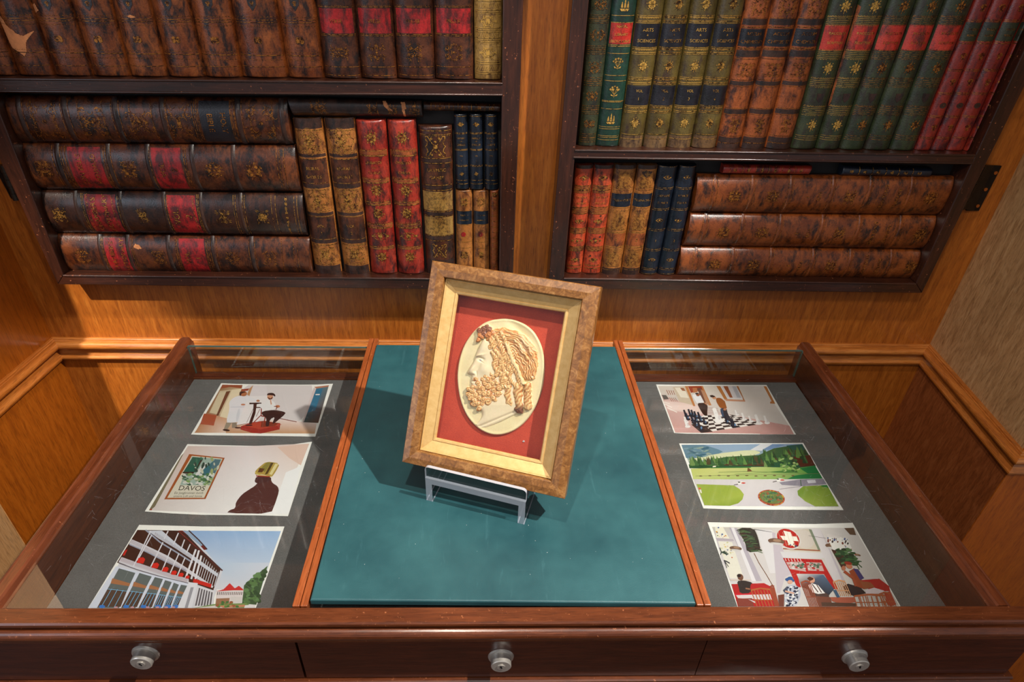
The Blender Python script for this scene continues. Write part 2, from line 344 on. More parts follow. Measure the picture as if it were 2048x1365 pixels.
# ------------------------------------------------------------------ books
TXT={}
def text_polys(s, shear=0.0):
    key=(s,shear)
    if key in TXT: return TXT[key]
    cu=bpy.data.curves.new('lettering','FONT'); cu.body=s; cu.size=1; cu.align_x='CENTER'; cu.align_y='CENTER'; cu.resolution_u=3; cu.shear=shear; cu.space_line=.95
    o=bpy.data.objects.new('lettering_source',cu); col.objects.link(o); bpy.context.view_layer.update()
    dg=bpy.context.evaluated_depsgraph_get(); me=o.evaluated_get(dg).to_mesh()
    v=[(p.co.x,p.co.y) for p in me.vertices]; f=[list(p.vertices) for p in me.polygons]
    o.evaluated_get(dg).to_mesh_clear(); bpy.data.objects.remove(o); bpy.data.curves.remove(cu)
    TXT[key]=(v,f); return v,f
class Book:
    """corners in pixels (tail s0, tail s1, head s1, head s0); s runs across the spine, t from tail to head"""
    def __init__(b, px=None, D=.011, label='', group=None, cover=None, W=None, title='book', lying=False):
        b.lying=lying
        if px is not None: W=[hy(x,y,YE) for x,y in px]
        b.A,b.B,b.C,b.Dd=[np.array(w,float) for w in W]
        fl,fr=INNER['L' if (b.A[0]+b.C[0])/2<.085 else 'R']
        for q in (b.A,b.B,b.C,b.Dd): q[0]=min(max(q[0],fl(q[2])+.0006),fr(q[2])-.0006)
        b.D=D; b.w=float(np.linalg.norm(b.B-b.A)); b.h=float(np.linalg.norm((b.C+b.Dd-b.A-b.B)/2))
        cen=(b.A+b.B+b.C+b.Dd)/4; zmin=min(p[2] for p in (b.A,b.B,b.C,b.Dd))
        b.o=thing('book',label,'book',(cen[0],-.012,zmin),group); b.cover=cover
        b.gb=MB(); b.cm=MB(); b.mats=[cover]; b.body()
    def bulge(b,s,t):
        e=1-abs(2*s-1)**2.8
        return b.D*max(e,0)
    def P(b,s,t,off=0):
        p=b.A*(1-s)*(1-t)+b.B*s*(1-t)+b.C*s*t+b.Dd*(1-s)*t
        return (p[0],YE-b.bulge(s,t)-off,p[2])
    def body(b):
        mb=b.cm; NS=14; rows=[]
        for t,sh in [(0,.82),(.004,.95),(.012,1)]+[(.012+.976*k/10,1) for k in range(1,10)]+[(.988,1),(.996,.95),(1,.82)]:
            r=[]
            for k in range(NS+1):
                s=k/NS; p=b.P(s,t); r.append((p[0],YE+(p[1]-YE)*sh,p[2]))
            a=b.P(1,t); c=b.P(0,t)
            r+=[(a[0],-.0075,a[2]),(c[0],-.0075,c[2])]
            rows.append(r)
        mb.grid(rows,closed=True,smooth=True)
        mb.poly(rows[0][::-1]); mb.poly(rows[-1])
    def strip(b,mb,t0,t1,s0=.02,s1=.98,off=.0003,ns=12,nt=1,fn=None):
        rows=[]
        for i in range(nt+1):
            t=t0+(t1-t0)*i/nt
            rows.append([b.P(s0+(s1-s0)*k/ns,t,off+(fn(i/nt) if fn else 0)) for k in range(ns+1)])
        mb.grid(rows,smooth=True)
    def band(b,t0,t1,mat,name='title_label',s0=.03,s1=.97,off=.0003):
        if name in ('dark_band','foot_panel'):
            n=len(b.cm.f); b.strip(b.cm,t0,t1,s0,s1,off)
            if mat not in b.mats: b.mats.append(mat)
            for i in range(n,len(b.cm.f)): b.cm.mi[i]=b.mats.index(mat)
            return
        mb=MB(); b.strip(mb,t0,t1,s0,s1,off); o=obj(name,mb,mat,b.o,recalc=False); return o
    def label(b,t0,t1,mat,lines=None,hmm=5,gap=None,s0=.05,s1=.95):
        o=b.band(t0,t1,mat,s0=s0,s1=s1,off=.00035)
        if lines:
            n=len(lines)
            for i,l in enumerate(lines):
                t=t1-(t1-t0)*(i+.5)/n
                b.text(l,t,hmm)
    def rib(b,t,hw=.0022,ht=.0012,mat=None):
        mb=MB(); d=hw/b.h
        b.strip(mb,t-d,t+d,.0,1.,.0,12,6,lambda x:ht*math.sin(math.pi*x))
        obj('raised_band',mb,mat or b.cover,b.o,recalc=False)
    def line(b,t,wmm=.7,s0=.04,s1=.96,off=.0006):
        d=wmm/2000/b.h; b.strip(b.gb,t-d,t+d,s0,s1,off,10)
    def lines(b,ts,w=.7):
        for t in ts: b.line(t,w)
    def seg(b,p,q,w=.0005,off=.0006,cs=.5,ct=.5):
        # p,q local metres across/along
        dx,dy=q[0]-p[0],q[1]-p[1]; l=math.hypot(dx,dy) or 1; nx,ny=-dy/l*w/2,dx/l*w/2
        pts=[(p[0]+nx,p[1]+ny),(q[0]+nx,q[1]+ny),(q[0]-nx,q[1]-ny),(p[0]-nx,p[1]-ny)]
        b.loc(pts,cs,ct,off)
    def loc(b,pts,cs,ct,off=.0006,mb=None):
        P=[b.P(min(.985,max(.015,cs+x/b.w)),ct+y/b.h,off) for x,y in pts]; (mb or b.gb).poly(P)
    def disc(b,x,y,r,cs,ct,n=8,off=.0006,mb=None,ry=None):
        b.loc([(x+r*math.cos(2*math.pi*k/n),y+(ry or r)*math.sin(2*math.pi*k/n)) for k in range(n)],cs,ct,off,mb)
    def text(b,s,t,hmm=5,sc_=.5,fit=.86,shear=0,wt=1):
        v,f=text_polys(s,shear)
        xs=[p[0] for p in v]; 
        if not xs: return
        sz=hmm/1000/.72; wid=(max(xs)-min(xs))*sz; k=min(1,fit*b.w/wid)
        P=[]
        for x,y in v: P.append(b.P(min(.98,max(.02,sc_+x*sz*k/b.w)), t+y*sz/b.h, .0008))
        b.gb.add(P,f)
    def scallop(b,t,n=14,r=.0011,up=1):
        for k in range(n):
            s=.08+.84*k/(n-1)
            for a in range(4):
                a0=math.pi*a/4; a1=math.pi*(a+1)/4
                b.seg((r*math.cos(a0),up*r*math.sin(a0)),(r*math.cos(a1),up*r*math.sin(a1)),.0004,cs=s,ct=t)
    def orn(b,kind,t,r,s=.5,seed=0):
        r=min(r,b.w*.42); rnd=random.Random(seed)
        if kind=='clover':
            for sx in (-1,1):
                b.disc(sx*r*.45,0,r*.48,s,t,10,ry=r*.75); b.disc(sx*r*.3,r*.5,r*.25,s,t,7); b.disc(sx*r*.7,-r*.35,r*.25,s,t,7)
        elif kind=='star':
            for k in range(8):
                a=k*math.pi/4+.2; rr=r*(1 if k%2==0 else .75)
                ca,sa=math.cos(a),math.sin(a)
                b.loc([(ca*r*.15,sa*r*.15),(ca*rr*.55-sa*r*.13,sa*rr*.55+ca*r*.13),(ca*rr,sa*rr),(ca*rr*.55+sa*r*.13,sa*rr*.55-ca*r*.13)],s,t)
                b.disc(ca*rr*.8-sa*r*.25,sa*rr*.8+ca*r*.25,r*.1,s,t,5)
            b.disc(0,0,r*.16,s,t,6)
        elif kind=='busy':
            w=.0005 if r<.012 else .0006
            for k in range(15):
                x,y=rnd.uniform(.05,1)*r,rnd.uniform(.05,.9)*r; a=rnd.uniform(0,6.28); l=r*rnd.uniform(.15,.32); bend=rnd.choice((-1,1))*.9
                p=(x,y)
                for j in range(3):
                    q=(p[0]+l*math.cos(a)/1.6,p[1]+l*math.sin(a)/1.6); a+=bend
                    for sx in (-1,1):
                        for sy in (-1,1): b.seg((sx*p[0],sy*p[1]),(sx*q[0],sy*q[1]),w,cs=s,ct=t)
                    p=q
            b.disc(0,0,r*.14,s,t,6)
        elif kind=='spray':
            for k in range(5):
                a=math.pi/2+(k-2)*.55; x,y=math.cos(a)*r*.75,math.sin(a)*r*.75-r*.1
                b.seg((0,-r*.6),(x,y),.0005,cs=s,ct=t); b.disc(x,y,r*.17,s,t,6); b.disc(x*.55+rnd.uniform(-.2,.2)*r,y*.4,r*.12,s,t,5)
            b.seg((0,-r),(0,r*.5),.0006,cs=s,ct=t)
            for sx in (-1,1): b.loc([(0,-r*.8),(sx*r*.5,-r*.75),(sx*r*.55,-r*.45)],s,t)
        elif kind=='flower':
            for k in range(6):
                a=k*math.pi/3+.5; b.disc(math.cos(a)*r*.55,math.sin(a)*r*.6,r*.2,s,t,6)
                b.disc(math.cos(a+.4)*r*.95,math.sin(a+.4)*r*.95,r*.1,s,t,5)
                b.seg((0,0),(math.cos(a+.4)*r*.9,math.sin(a+.4)*r*.9),.0004,cs=s,ct=t)
            b.seg((-r*.1,-r*1.2),(r*.1,r*1.2),.0006,cs=s,ct=t)
        elif kind=='oval':
            n=16
            for k in range(n):
                a0=2*math.pi*k/n;a1=2*math.pi*(k+1)/n
                b.seg((r*math.cos(a0),.6*r*math.sin(a0)),(r*math.cos(a1),.6*r*math.sin(a1)),.0007,cs=s,ct=t)
            b.disc(0,0,r*.35,s,t,8)
            for sx in (-1,1): b.loc([(sx*r*.5,0),(sx*r*1.3,r*.2),(sx*r*1.3,-r*.2)],s,t)
        elif kind=='knot':
            K=[(0,.05),(.3,.25),(.6,.62),(.85,.95),(1.1,.9),(1.05,.6),(.85,.45),(.95,.15),(1.15,0)]
            for sx in (-1,1):
                for sy in (-1,1):
                    for p,q in zip(K,K[1:]): b.seg((sx*p[0]*r*.8,sy*p[1]*r),(sx*q[0]*r*.8,sy*q[1]*r),.0012,cs=s,ct=t)
                    b.disc(sx*r*.35,sy*r*.75,r*.12,s,t,6)
            b.disc(0,0,r*.2,s,t,8); b.disc(0,r*.45,r*.12,s,t,6); b.disc(0,-r*.45,r*.12,s,t,6)
        elif kind=='ship':
            b.loc([(-r*.8,-r*.55),(r*.8,-r*.55),(r*.55,-r*.9),(-r*.55,-r*.9)],s,t)
            for x0,hh in ((-.5,.5),(0,1),(.5,.6)):
                b.seg((x0*r,-r*.5),(x0*r,hh*r),.0005,cs=s,ct=t)
                b.loc([((x0-.18)*r,-r*.4),((x0+.2)*r,-r*.4),((x0+.12)*r,hh*r*.35),((x0-.12)*r,hh*r*.35)],s,t)
                b.loc([((x0-.12)*r,hh*r*.42),((x0+.13)*r,hh*r*.42),((x0+.05)*r,hh*r*.9),((x0-.05)*r,hh*r*.9)],s,t)
    def hatch(b,t0,t1,step=.0022,w=.0004):
        H=(t1-t0)*b.h; W=b.w*.8; n=int((W+H)/step)
        for k in range(n):
            for sg in (-1,1):
                x0=-W/2+k*step-H/2 if sg>0 else W/2-k*step+H/2
                pts=[]
                N=max(2,int(H/.006))
                for j in range(N):
                    y0=-H/2+H*j/N; y1=-H/2+H*(j+1)/N; xa=x0+sg*(y0+H/2)-0; xb=x0+sg*(y1+H/2)
                    if max(abs(xa),abs(xb))<W/2: b.seg((xa,y0),(xb,y1),w,ct=(t0+t1)/2)
    def fine(b,t0,t1,n=5):
        for k in range(n): b.line(t0+(t1-t0)*k/(n-1),.5)
    def chip(b,polys,mat):
        mb=MB(); rnd=random.Random(5)
        S=[p[0] for q in polys for p in q]; T=[p[1] for q in polys for p in q]
        ns=max(8,int((max(S)-min(S))*b.w/.0009)); nt=max(6,int((max(T)-min(T))*b.h/.0009))
        ds=(max(S)-min(S))/ns; dt=(max(T)-min(T))/nt
        def inside(s,t):
            for P in polys:
                c=False
                for i in range(len(P)):
                    (x1,y1),(x2,y2)=P[i],P[(i+1)%len(P)]
                    if (y1>t)!=(y2>t) and s<(x2-x1)*(t-y1)/(y2-y1)+x1: c=not c
                if c: return True
            return False
        off={}
        def node(i,j):
            if (i,j) not in off: off[(i,j)]=b.P(min(.995,max(.005,min(S)+ds*(i+rnd.uniform(-.3,.3)))),min(T)+dt*(j+rnd.uniform(-.3,.3)),.0005)
            return off[(i,j)]
        for i in range(ns):
            for j in range(nt):
                if inside(min(S)+ds*(i+.5),min(T)+dt*(j+.5)): mb.poly([node(i,j),node(i+1,j),node(i+1,j+1),node(i,j+1)])
        if mb.f: obj('torn_patch',mb,mat,b.o,recalc=False)
    def patch(b,s,t,r,mat,name,ry=None,n=12,off=.0006):
        mb=MB(); b.disc(0,0,r,s,t,n,off,mb,ry); return obj(name,mb,mat,b.o,recalc=False)
    def done(b,mat=None):
        n=len(b.cm.v); b.mats.append(mat or M['gilt'])
        b.cm.v+=b.gb.v; b.cm.f+=[[i+n for i in f] for f in b.gb.f]; b.cm.mi+=[len(b.mats)-1]*len(b.gb.f); b.cm.sm+=[False]*len(b.gb.f); b.cm.c+=[None]*len(b.gb.f)
        obj('cover',b.cm,b.mats,b.o)
    def ty(b,y):   # pixel y (or x for lying books) -> t
        Y=YE-b.D*.8
        if b.lying:
            m=hy(y,b.midpx,Y); a=(b.A+b.B)/2; c=(b.C+b.Dd)/2; return (m[0]-a[0])/(c[0]-a[0])
        xa=(b.A[0]+b.B[0]+b.C[0]+b.Dd[0])/4
        m=hy(1024,y,Y); d=ray((1024,y)); 
        # use the pixel column through the book axis
        z0=(b.A[2]+b.B[2])/2; z1=(b.C[2]+b.Dd[2])/2
        return (b.zpx(y)-z0)/(z1-z0)
    def zpx(b,y):
        lo,hi=-.1,1.1; Y=YE-b.D
        x0,x1=b.xl
        xx=x0+(x1-x0)*(y-b.yr[0])/(b.yr[1]-b.yr[0])
        return hy(xx,y,Y)[2]
M['gilt']=gilt('worn_gilding',(198,144,66),(58,32,16),.49)
M['gilt_b']=gilt('bright_gilding',(214,164,80),(80,52,24),.43)
M['gilt_d']=gilt('faded_gilding',(176,112,46),(60,30,14),.50)
M['calf']=leather('brown_calf',(100,44,15),(142,74,28),(34,15,9),.5,.36,coat=.15)
M['calf_dark']=leather('dark_calf',(56,26,14),(92,46,20),(24,12,9),.55,.36,coat=.15)
M['calf_folio']=leather('folio_calf',(66,28,11),(104,52,19),(26,12,8),.55,.3,1.0,coat=.25)
M['calf_black']=leather('black_brown_calf',(40,20,12),(62,31,16),(20,11,9),.5,.26,coat=.4)
M['calf_tan']=leather('tan_calf',(136,80,32),(172,108,48),(72,36,16),.4,.42)
M['calf_rust']=leather('rust_calf',(122,60,26),(160,82,36),(54,24,14),.4,.4)
M['calf_lap']=leather('glossy_red_brown_calf',(94,42,13),(132,66,22),(40,18,8),.4,.3,coat=.3)
M['olive']=leather('olive_calf',(64,52,22),(90,74,30),(54,38,26),.3,.38,coat=.2)
M['olive_end']=leather('brown_olive',(92,66,40),(112,84,52),(50,34,24),.4,.4)
M['green']=leather('forest_green',(34,44,25),(52,58,32),(36,28,20),.4,.4,coat=.2)
M['green_d']=leather('deep_green',(38,42,24),(52,54,32),(28,26,18),.4,.42)
M['seagreen']=leather('sea_green',(17,42,33),(25,56,43),(22,34,30),.25,.34,coat=.3)
M['navy']=leather('navy_morocco',(13,18,27),(20,29,43),(10,10,16),.25,.32,coat=.35)
M['black_lab']=leather('black_label',(17,16,22),(28,26,34),(12,11,12),.2,.35,coat=.25)
M['band_dark']=leather('dark_band',(44,24,18),(64,38,26),(22,14,12),.4,.4)
M['red_lab']=leather('scarlet_label',(142,18,20),(176,30,30),(70,18,16),.55,.4,coat=.15)
M['red_lab2']=leather('orange_scarlet_label',(160,30,22),(190,56,38),(90,30,22),.4,.42)
M['crimson']=leather('crimson_calf',(128,30,20),(162,50,30),(56,18,14),.5,.38,coat=.2)
M['scarlet']=leather('worn_scarlet_calf',(156,50,26),(192,78,40),(66,26,16),.4,.42)
M['wine']=leather('wine_calf',(106,24,18),(144,42,26),(62,20,22),.35,.32,coat=.3)
M['gold_calf']=leather('gold_brown_calf',(132,98,46),(172,134,72),(76,44,22),.35,.4)
M['torn']=plain('torn_leather',(206,132,82),.8,var=.25)
M['shield']=leather('shield_inlay',(30,24,26),(48,38,38),(18,14,16),.2,.35)
def vbook(bx,tx,ybot,ytop,base,label,group,cover,D=.010,trunc=False,Yp=None):
    """vertical book: bx=(left,right) px at ybot, tx at ytop; base(x) gives the z it stands on"""
    def pt(x,y): return hy(x,y,YE)
    A=pt(bx[0],ybot); B=pt(bx[1],ybot); C=pt(tx[1],ytop); Dd=pt(tx[0],ytop)
    g=.0004
    A[0]+=g; Dd[0]+=g; B[0]-=g; C[0]-=g
    za=max(base(A[0]),base(B[0]))+.0003; 
    for p,q in ((A,Dd),(B,C)):
        k=(za-p[2])/(q[2]-p[2]); p[0]+=(q[0]-p[0])*k; p[2]=za
    b=Book(W=[A,B,C,Dd],D=D,label=label,group=group,cover=cover)
    b.xl=((bx[0]+bx[1])/2,(tx[0]+tx[1])/2); b.yr=(ybot,ytop)
    return b
def ext(b,t,y0,y1,y2):   # extrapolate x from (y0:b),(y1:t) to y2
    return b+(t-b)*(y2-y0)/(y1-y0)
ORD=['leftmost','second','third','fourth','fifth','sixth','seventh','eighth','ninth']
# ---- left door, upper row (runs out of the top of the picture)
LU=[(-90,-35),(-15,41),(62,114),(141,190),(223,265),(301,340),(379,414),(462,487),(553,579),(631,651),(709,725),(785,796),(866,871),(947,948),(1008,1006)]
names=['brown calf volume cut off by the left edge of the photo, upper left row','brown calf volume with a large torn pale patch on its spine, upper left row',
 'brown calf volume with crackled dark leather, directly right of the torn-spined book','brown calf volume with shield, second to the right of the torn-spined book',
 'brown calf volume with a small pale chip above its upper gilt line, upper left row','brown calf volume with shield, directly right of the one with the small pale chip',
 'brown calf volume with shield and worn-off gilt stamp, third left of the first VERSE volume','brown calf volume with shield, two books left of the first VERSE volume',
 'brown calf volume standing directly left of the first red VERSE label']
gcal='brown calf set on the upper left shelf'
for i in range(13):
    (t0,b0),(t1,b1)=LU[i],LU[i+1]
    yb=154+.008*b0; tx=(ext(b0,t0,yb,0,-130),ext(b1,t1,yb,0,-130))
    if i<9:
        b=vbook((b0,b1),tx,yb,-130,baseLU,names[i],gcal,M['calf'],.012)
        T=b.ty
        for y in (36,41): b.line(T(y+i*.6),.8)
        b.scallop(T(31+i*.6)); b.scallop(T(47+i*.6),up=-1)
        b.line(T(104+i),1.1); b.scallop(T(112+i),up=-1); b.scallop(T(99+i)); b.line(T(131+i*.4),.7)
        b.line(T(-60),.8); b.line(T(-66),.8)
        if i>1: b.orn('clover',T(77+i*.6),.0065)
        if i>=2:
            mb=MB(); w=.0075
            b.loc([(-w,w),(w,w),(w*.85,-w*.4),(0,-w*1.5),(-w*.85,-w*.4)],.5,T(5),.0005,mb); o=obj('shield_stamp',mb,M['shield'],b.o,recalc=False)
            b.orn('spray',T(7),.004)
        if i==1: b.chip([[(.06,T(58)),(.24,T(50)),(.42,T(64)),(.5,T(80)),(.3,T(92)),(.12,T(86))],[(.12,T(86)),(.3,T(92)),(.5,T(80)),(.62,T(86)),(.56,T(104)),(.46,T(113)),(.34,T(104)),(.18,T(98))],[(.5,T(80)),(.42,T(66)),(.62,T(72)),(.78,T(66)),(.9,T(62)),(.72,T(76)),(.62,T(86))],[(.1,T(30)),(.2,T(40)),(.24,T(50)),(.06,T(58)),(.02,T(44))]],M['torn'])
        if i==2: b.chip([[(.05,T(28)),(.0,T(12)),(.15,T(8)),(.2,T(22))]],M['torn'])
        if i==4: b.chip([[(.4,T(34)),(.45,T(30)),(.55,T(31)),(.62,T(35)),(.5,T(36))]],M['torn'])
        b.done(M['gilt_d'])
for i in range(9,13):
    (t0,b0),(t1,b1)=LU[i],LU[i+1]
    yb=154+.008*b0; tx=(ext(b0,t0,yb,0,-130),ext(b1,t1,yb,0,-130))
    word='VERSE' if i<11 else 'PROSE'
    lab={9:'dark calf volume with scuffed red VERSE label, left one of the two',10:'dark calf volume with red VERSE label, right one of the two',11:'dark calf volume with red PROSE label, left one of the two',12:'dark calf volume with red PROSE label, beside the gold-tooled spine'}[i]
    b=vbook((b0,b1),tx,yb,-130,baseLU,lab,'dark calf volumes labelled VERSE and PROSE',M['calf_dark'],.012); T=b.ty
    b.label(T(67),T(17),M['red_lab'],None,s0=.07,s1=.93); b.text(word,T(43),5.2,fit=.62)
    b.lines([T(14),T(69),T(72),T(134),T(151)],.8)
    for y in (12,70): b.scallop(T(y),18,.0008)
    b.rib(T(-40),mat=M['calf_dark']); b.orn('busy',T(105),.012,seed=i)
    b.done(M['gilt_d'])
(t0,b0),(t1,b1)=(947,948),(1008,1005)
b=vbook((b0+1,b1),(ext(b0,t0,160,0,-130),ext(b1,t1,160,0,-130)),161,-130,baseLU,'narrow gold-tooled pale brown volume at the right end of the upper left shelf',None,M['gold_calf'],.010); T=b.ty
b.lines([T(20),T(24),T(56),T(60),T(64),T(76),T(80),T(84),T(124),T(128),T(144),T(148),T(2)],.9)
for y0,y1 in ((4,18),(64,76),(130,143)): 
    for q in range(12):
        b.seg((-b.w*.42+b.w*.07*q,-.003),(-b.w*.42+b.w*.07*(q+.8),.003),.0006,ct=T((y0+y1)/2))
b.orn('oval',T(43),.010); b.orn('knot',T(43),.008); b.orn('oval',T(106),.010); b.orn('knot',T(106),.008); b.scallop(T(88),12); b.scallop(T(26),12,up=-1); b.scallop(T(120),12)
b.done(M['gilt_b'])
# ---- left door, lower row: four lying folios
def folio(px,lab,cover,headleft,D=.013,grp='folios lying in a stack on the left'):
    tl,tr,br,bl=px
    if headleft: W=[br,tr,tl,bl]; W=[tr_ for tr_ in (br,tr,tl,bl)]
    # reading up: s=0 bottom, t=0 right ; reading down: s=0 top, t=0 left
    q=[br,tr,tl,bl] if headleft else [tl,bl,br,tr]
    b=Book(px=q,D=D,label=lab,group=grp,cover=cover,lying=True); b.midpx=(tl[1]+tr[1]+bl[1]+br[1])/4; return b
def fband(b,xa,xb,mat,name='title_label'):
    t0,t1=sorted((b.ty(xa),b.ty(xb))); b.band(t0,t1,mat,name,s0=.06,s1=.94); return t0,t1
G=1.0
b=folio([(-34,190),(575,196),(588,288),(12,284)],'dark brown folio with black HOLY BIBLE label, topmost of the lying stack',M['calf_folio'],False); T=b.ty
for x in (45,135,235,328,478,565): b.rib(T(x),.004,.0014,M['band_dark'])
t0,t1=fband(b,402,462,M['black_lab']); b.text('HOLY',T(447),9,fit=.8); b.text('BIBLE',T(421),9,fit=.85)
for x in (388,392,396,399,463,466,470,53,128,143,228,243,336,472,486): b.line(T(x),.7)
for i,x in enumerate((90,185,280,358,522)): b.orn('busy',T(x),.024,seed=30+i)
for x in (68,110,160,208,262,305,500,545): b.scallop(T(x),22,.0022)
b.done(M['gilt_d'])
b=folio([(28,285),(590,291),(604,383),(66,378)],'dark folio with two glossy red labels, second from the top of the lying stack',M['calf_folio'],True); T=b.ty
for x in (122,222,308-8,388,470): b.rib(T(x),.0038,.0013,M['band_dark'])
fband(b,143,208,M['red_lab']); fband(b,308,366,M['red_lab']); b.text('JON BELLS',T(163),8,fit=.9); b.text('HOWARD',T(192),8,fit=.85); b.text('VOL',T(326),9); b.text('2',T(350),9)
for x in (132,138,214,218,300,304,372,376,113,128,228): b.line(T(x),.8)
for i,x in enumerate((90,258,428,508)): b.orn('busy' if i in(0,) else 'flower',T(x),.014,seed=40+i); b.orn('busy',T(x),.012,seed=50+i)
b.line(T(556),.8); b.line(T(570),.8); b.scallop(T(563),24,.002); b.done(M['gilt_d'])
b=folio([(66,380),(605,387),(617,471),(104,465)],'black-brown folio with red DICTIONARY label and gilt VOL 2, third in the lying stack',M['calf_black'],True); T=b.ty
for x in (170-12,246,338-6,405,484): b.rib(T(x),.003,.0011,M['band_dark'])
fband(b,176,237,M['red_lab']); fband(b,338,395,M['red_lab']); b.text("CHAMBER'S",T(193),8.5,fit=.95); b.text('DICTIONARY',T(216),8.5,fit=.95); b.text('VOL.',T(354),10); b.text('2',T(378),10)
for x in (170,173,241,244,248,332,335,398,401,405,470,474,488,492,545,553,590,596,80,90): b.line(T(x),.6)
for i,x in enumerate((120,285,446,525)): b.orn('busy',T(x),.011,seed=60+i); b.orn('star',T(x),.008)
for x in (232,182,392,341): b.scallop(T(x),16,.0026)
for q in range(9): b.orn('oval',T(574),.0028,s=.1+q*.1)
b.done(M['gilt'])
b=folio([(104,467),(619,474),(629,550),(132,545)],'dark brown folio with red labels, bottom of the lying stack',M['calf_folio'],True); T=b.ty
for x in (205,262-2,340,428,505): b.rib(T(x),.0036,.0012,M['band_dark'])
fband(b,214,264,M['red_lab']); fband(b,362,412,M['red_lab']); b.text("CHAMBER'S",T(228),8,fit=.95); b.text('DICTIONARY',T(249),8,fit=.95); b.text('VOL',T(377),9); b.text('1',T(398),9)
for x in (208,211,268,271,355,358,416,420,424,436,500,512,565,596): b.line(T(x),.6)
for i,x in enumerate((166,318,465,540)): b.orn('busy',T(x),.012,seed=70+i)
b.scallop(T(590),20,.002); b.chip([[(.75,T(272)),(.82,T(276)),(.8,T(284)),(.72,T(288)),(.7,T(280))]],M['torn']); b.done(M['gilt_d'])
# thin lying volumes above the uprights
b=folio([(575,195),(843,202),(846,234),(588,231)],'thin black lying volume with torn orange patches, under the left shelf',M['band_dark'],False,.008,'thin volumes lying across the upright ones'); T=b.ty
b.chip([[(.04,T(767)),(.04,T(773)),(.35,T(779)),(.62,T(786)),(.55,T(778)),(.3,T(769))],[(.08,T(803)),(.08,T(811)),(.45,T(813)),(.5,T(805))],[(.45,T(804)),(.45,T(810)),(.97,T(809)),(.97,T(806))]],M['torn'])
for i,x in enumerate((630,645,745,785,828)): b.orn('busy',T(x),.008,seed=80+i)
for x in (625,640,740,755,830): b.line(T(x),.6)
b.done(M['gilt_d'])
b=folio([(848,204),(1001,208),(1001,224),(848,221)],'thinnest dark lying volume with gilt dashes, above the small navy books',M['calf_dark'],False,.006,'thin volumes lying across the upright ones'); T=b.ty
for x in list(range(862,995,9)): b.line(T(x),1.0)
for x in (880,925,958,985): b.orn('star',T(x),.004)
b.done(M['gilt_d'])
# dark filler volume behind the small books
# ---- left door, lower row uprights
GU='upright volumes on the lower left shelf'
def stdcols(b,T,ys,ribs=None,ribmat=None):
    for y in ribs or []: b.rib(T(y),.0028,.0016,ribmat)
    for y in ys: b.line(T(y),.7)
for i,(bx,tx,lab,l1,l2,v) in enumerate([((632,686),(585,645),'tan and brown RURAL SPORTS volume 1, next to the ends of the folios',"RURAL","SPORTS",'1'),((691,742),(647,710),'tan and brown RURAL SPORTS volume 2, beside the red volumes',"RURAL","SPORTS",'2')]):
    b=vbook(bx,tx,552,237,baseLL,lab,'RURAL SPORTS pair',M['calf_tan'],.011); T=b.ty
    for y0,y1 in ((237,258),(309,315),(370,377),(426,432),(481,487),(532,553)): b.band(T(y1),T(y0),M['band_dark'],'dark_band')
    b.band(T(370),T(318),M['calf_dark'],'title_label'); b.band(T(481),T(433),M['calf_dark'],'title_label')
    b.text(l1,T(338),5.5,fit=.7); b.text(l2,T(355),5.5,fit=.8); b.text('VOL',T(453),5.5,fit=.5); b.text(v,T(467),5.5)
    for y in (261,306,319,367,380,423,434,479,490,529): b.line(T(y),.7)
    b.orn('busy',T(284),.018,seed=5); b.orn('star',T(284),.011); b.orn('busy',T(402),.018,seed=5); b.orn('star',T(402),.009); b.orn('busy',T(509),.016,seed=6); b.orn('star',T(509),.01)
    for y in (263,303,383,420,492,526): b.scallop(T(y),10,.0014)
    b.done(M['gilt'])
for i,(bx,tx,lab,v) in enumerate([((744,796),(711,772),'crimson EMBASSY TO CHINA volume, left one of the pair','1'),((798,850),(774,832),'crimson EMBASSY TO CHINA volume, right one of the pair beside OLYMPIC GAMES','2')]):
    b=vbook(bx,tx,552,239,baseLL,lab,'EMBASSY TO CHINA pair',M['crimson'],.011); T=b.ty
    for y in (302,312,359,366,405,410,449,456,494,498): b.line(T(y),1.0)
    for y0,y1 in ((303,311),(359,366),(405,410),(449,455),(495,500)): b.band(T(y1),T(y0),M['calf_rust'],'dark_band')
    for y in (300,314,357,368,403,412,447,458): b.scallop(T(y),12,.0012)
    b.text('EMBASSY',T(326),5,fit=.8); b.text('TO',T(336),3.5); b.text('CHINA',T(346),5,fit=.7)
    for y in (276,381,427,514): b.orn('flower',T(y),.011,seed=3); b.orn('busy',T(y),.008,seed=8)
    b.text('VOL',T(468),4); b.text(v,T(478),4); b.orn('oval',T(473),.012)
    b.done(M['gilt'])
b=vbook((854,911),(836,904),552,251,baseLL,'brown OLYMPIC GAMES volume with gilt knot, lower left shelf',None,M['calf_dark'],.011); T=b.ty
for y0,y1 in ((319,326),(373,379),(425,432),(473,480),(520,553)): b.band(T(y1),T(y0),M['band_dark'],'dark_band')
b.band(T(422),T(384),M['gold_calf'],'lattice_panel'); b.band(T(471),T(435),M['gold_calf'],'lattice_panel')
b.hatch(T(421),T(385)); b.hatch(T(470),T(436)); b.orn('knot',T(294),.018); b.orn('knot',T(502),.014)
b.text('OLYMPIC',T(341),5.5,fit=.8); b.text('GAMES',T(356),5.5,fit=.7)
for y in (262,270,317,327,371,381,424,433,472,482): b.line(T(y),.9)
b.scallop(T(272),14,up=-1); b.done(M['gilt'])
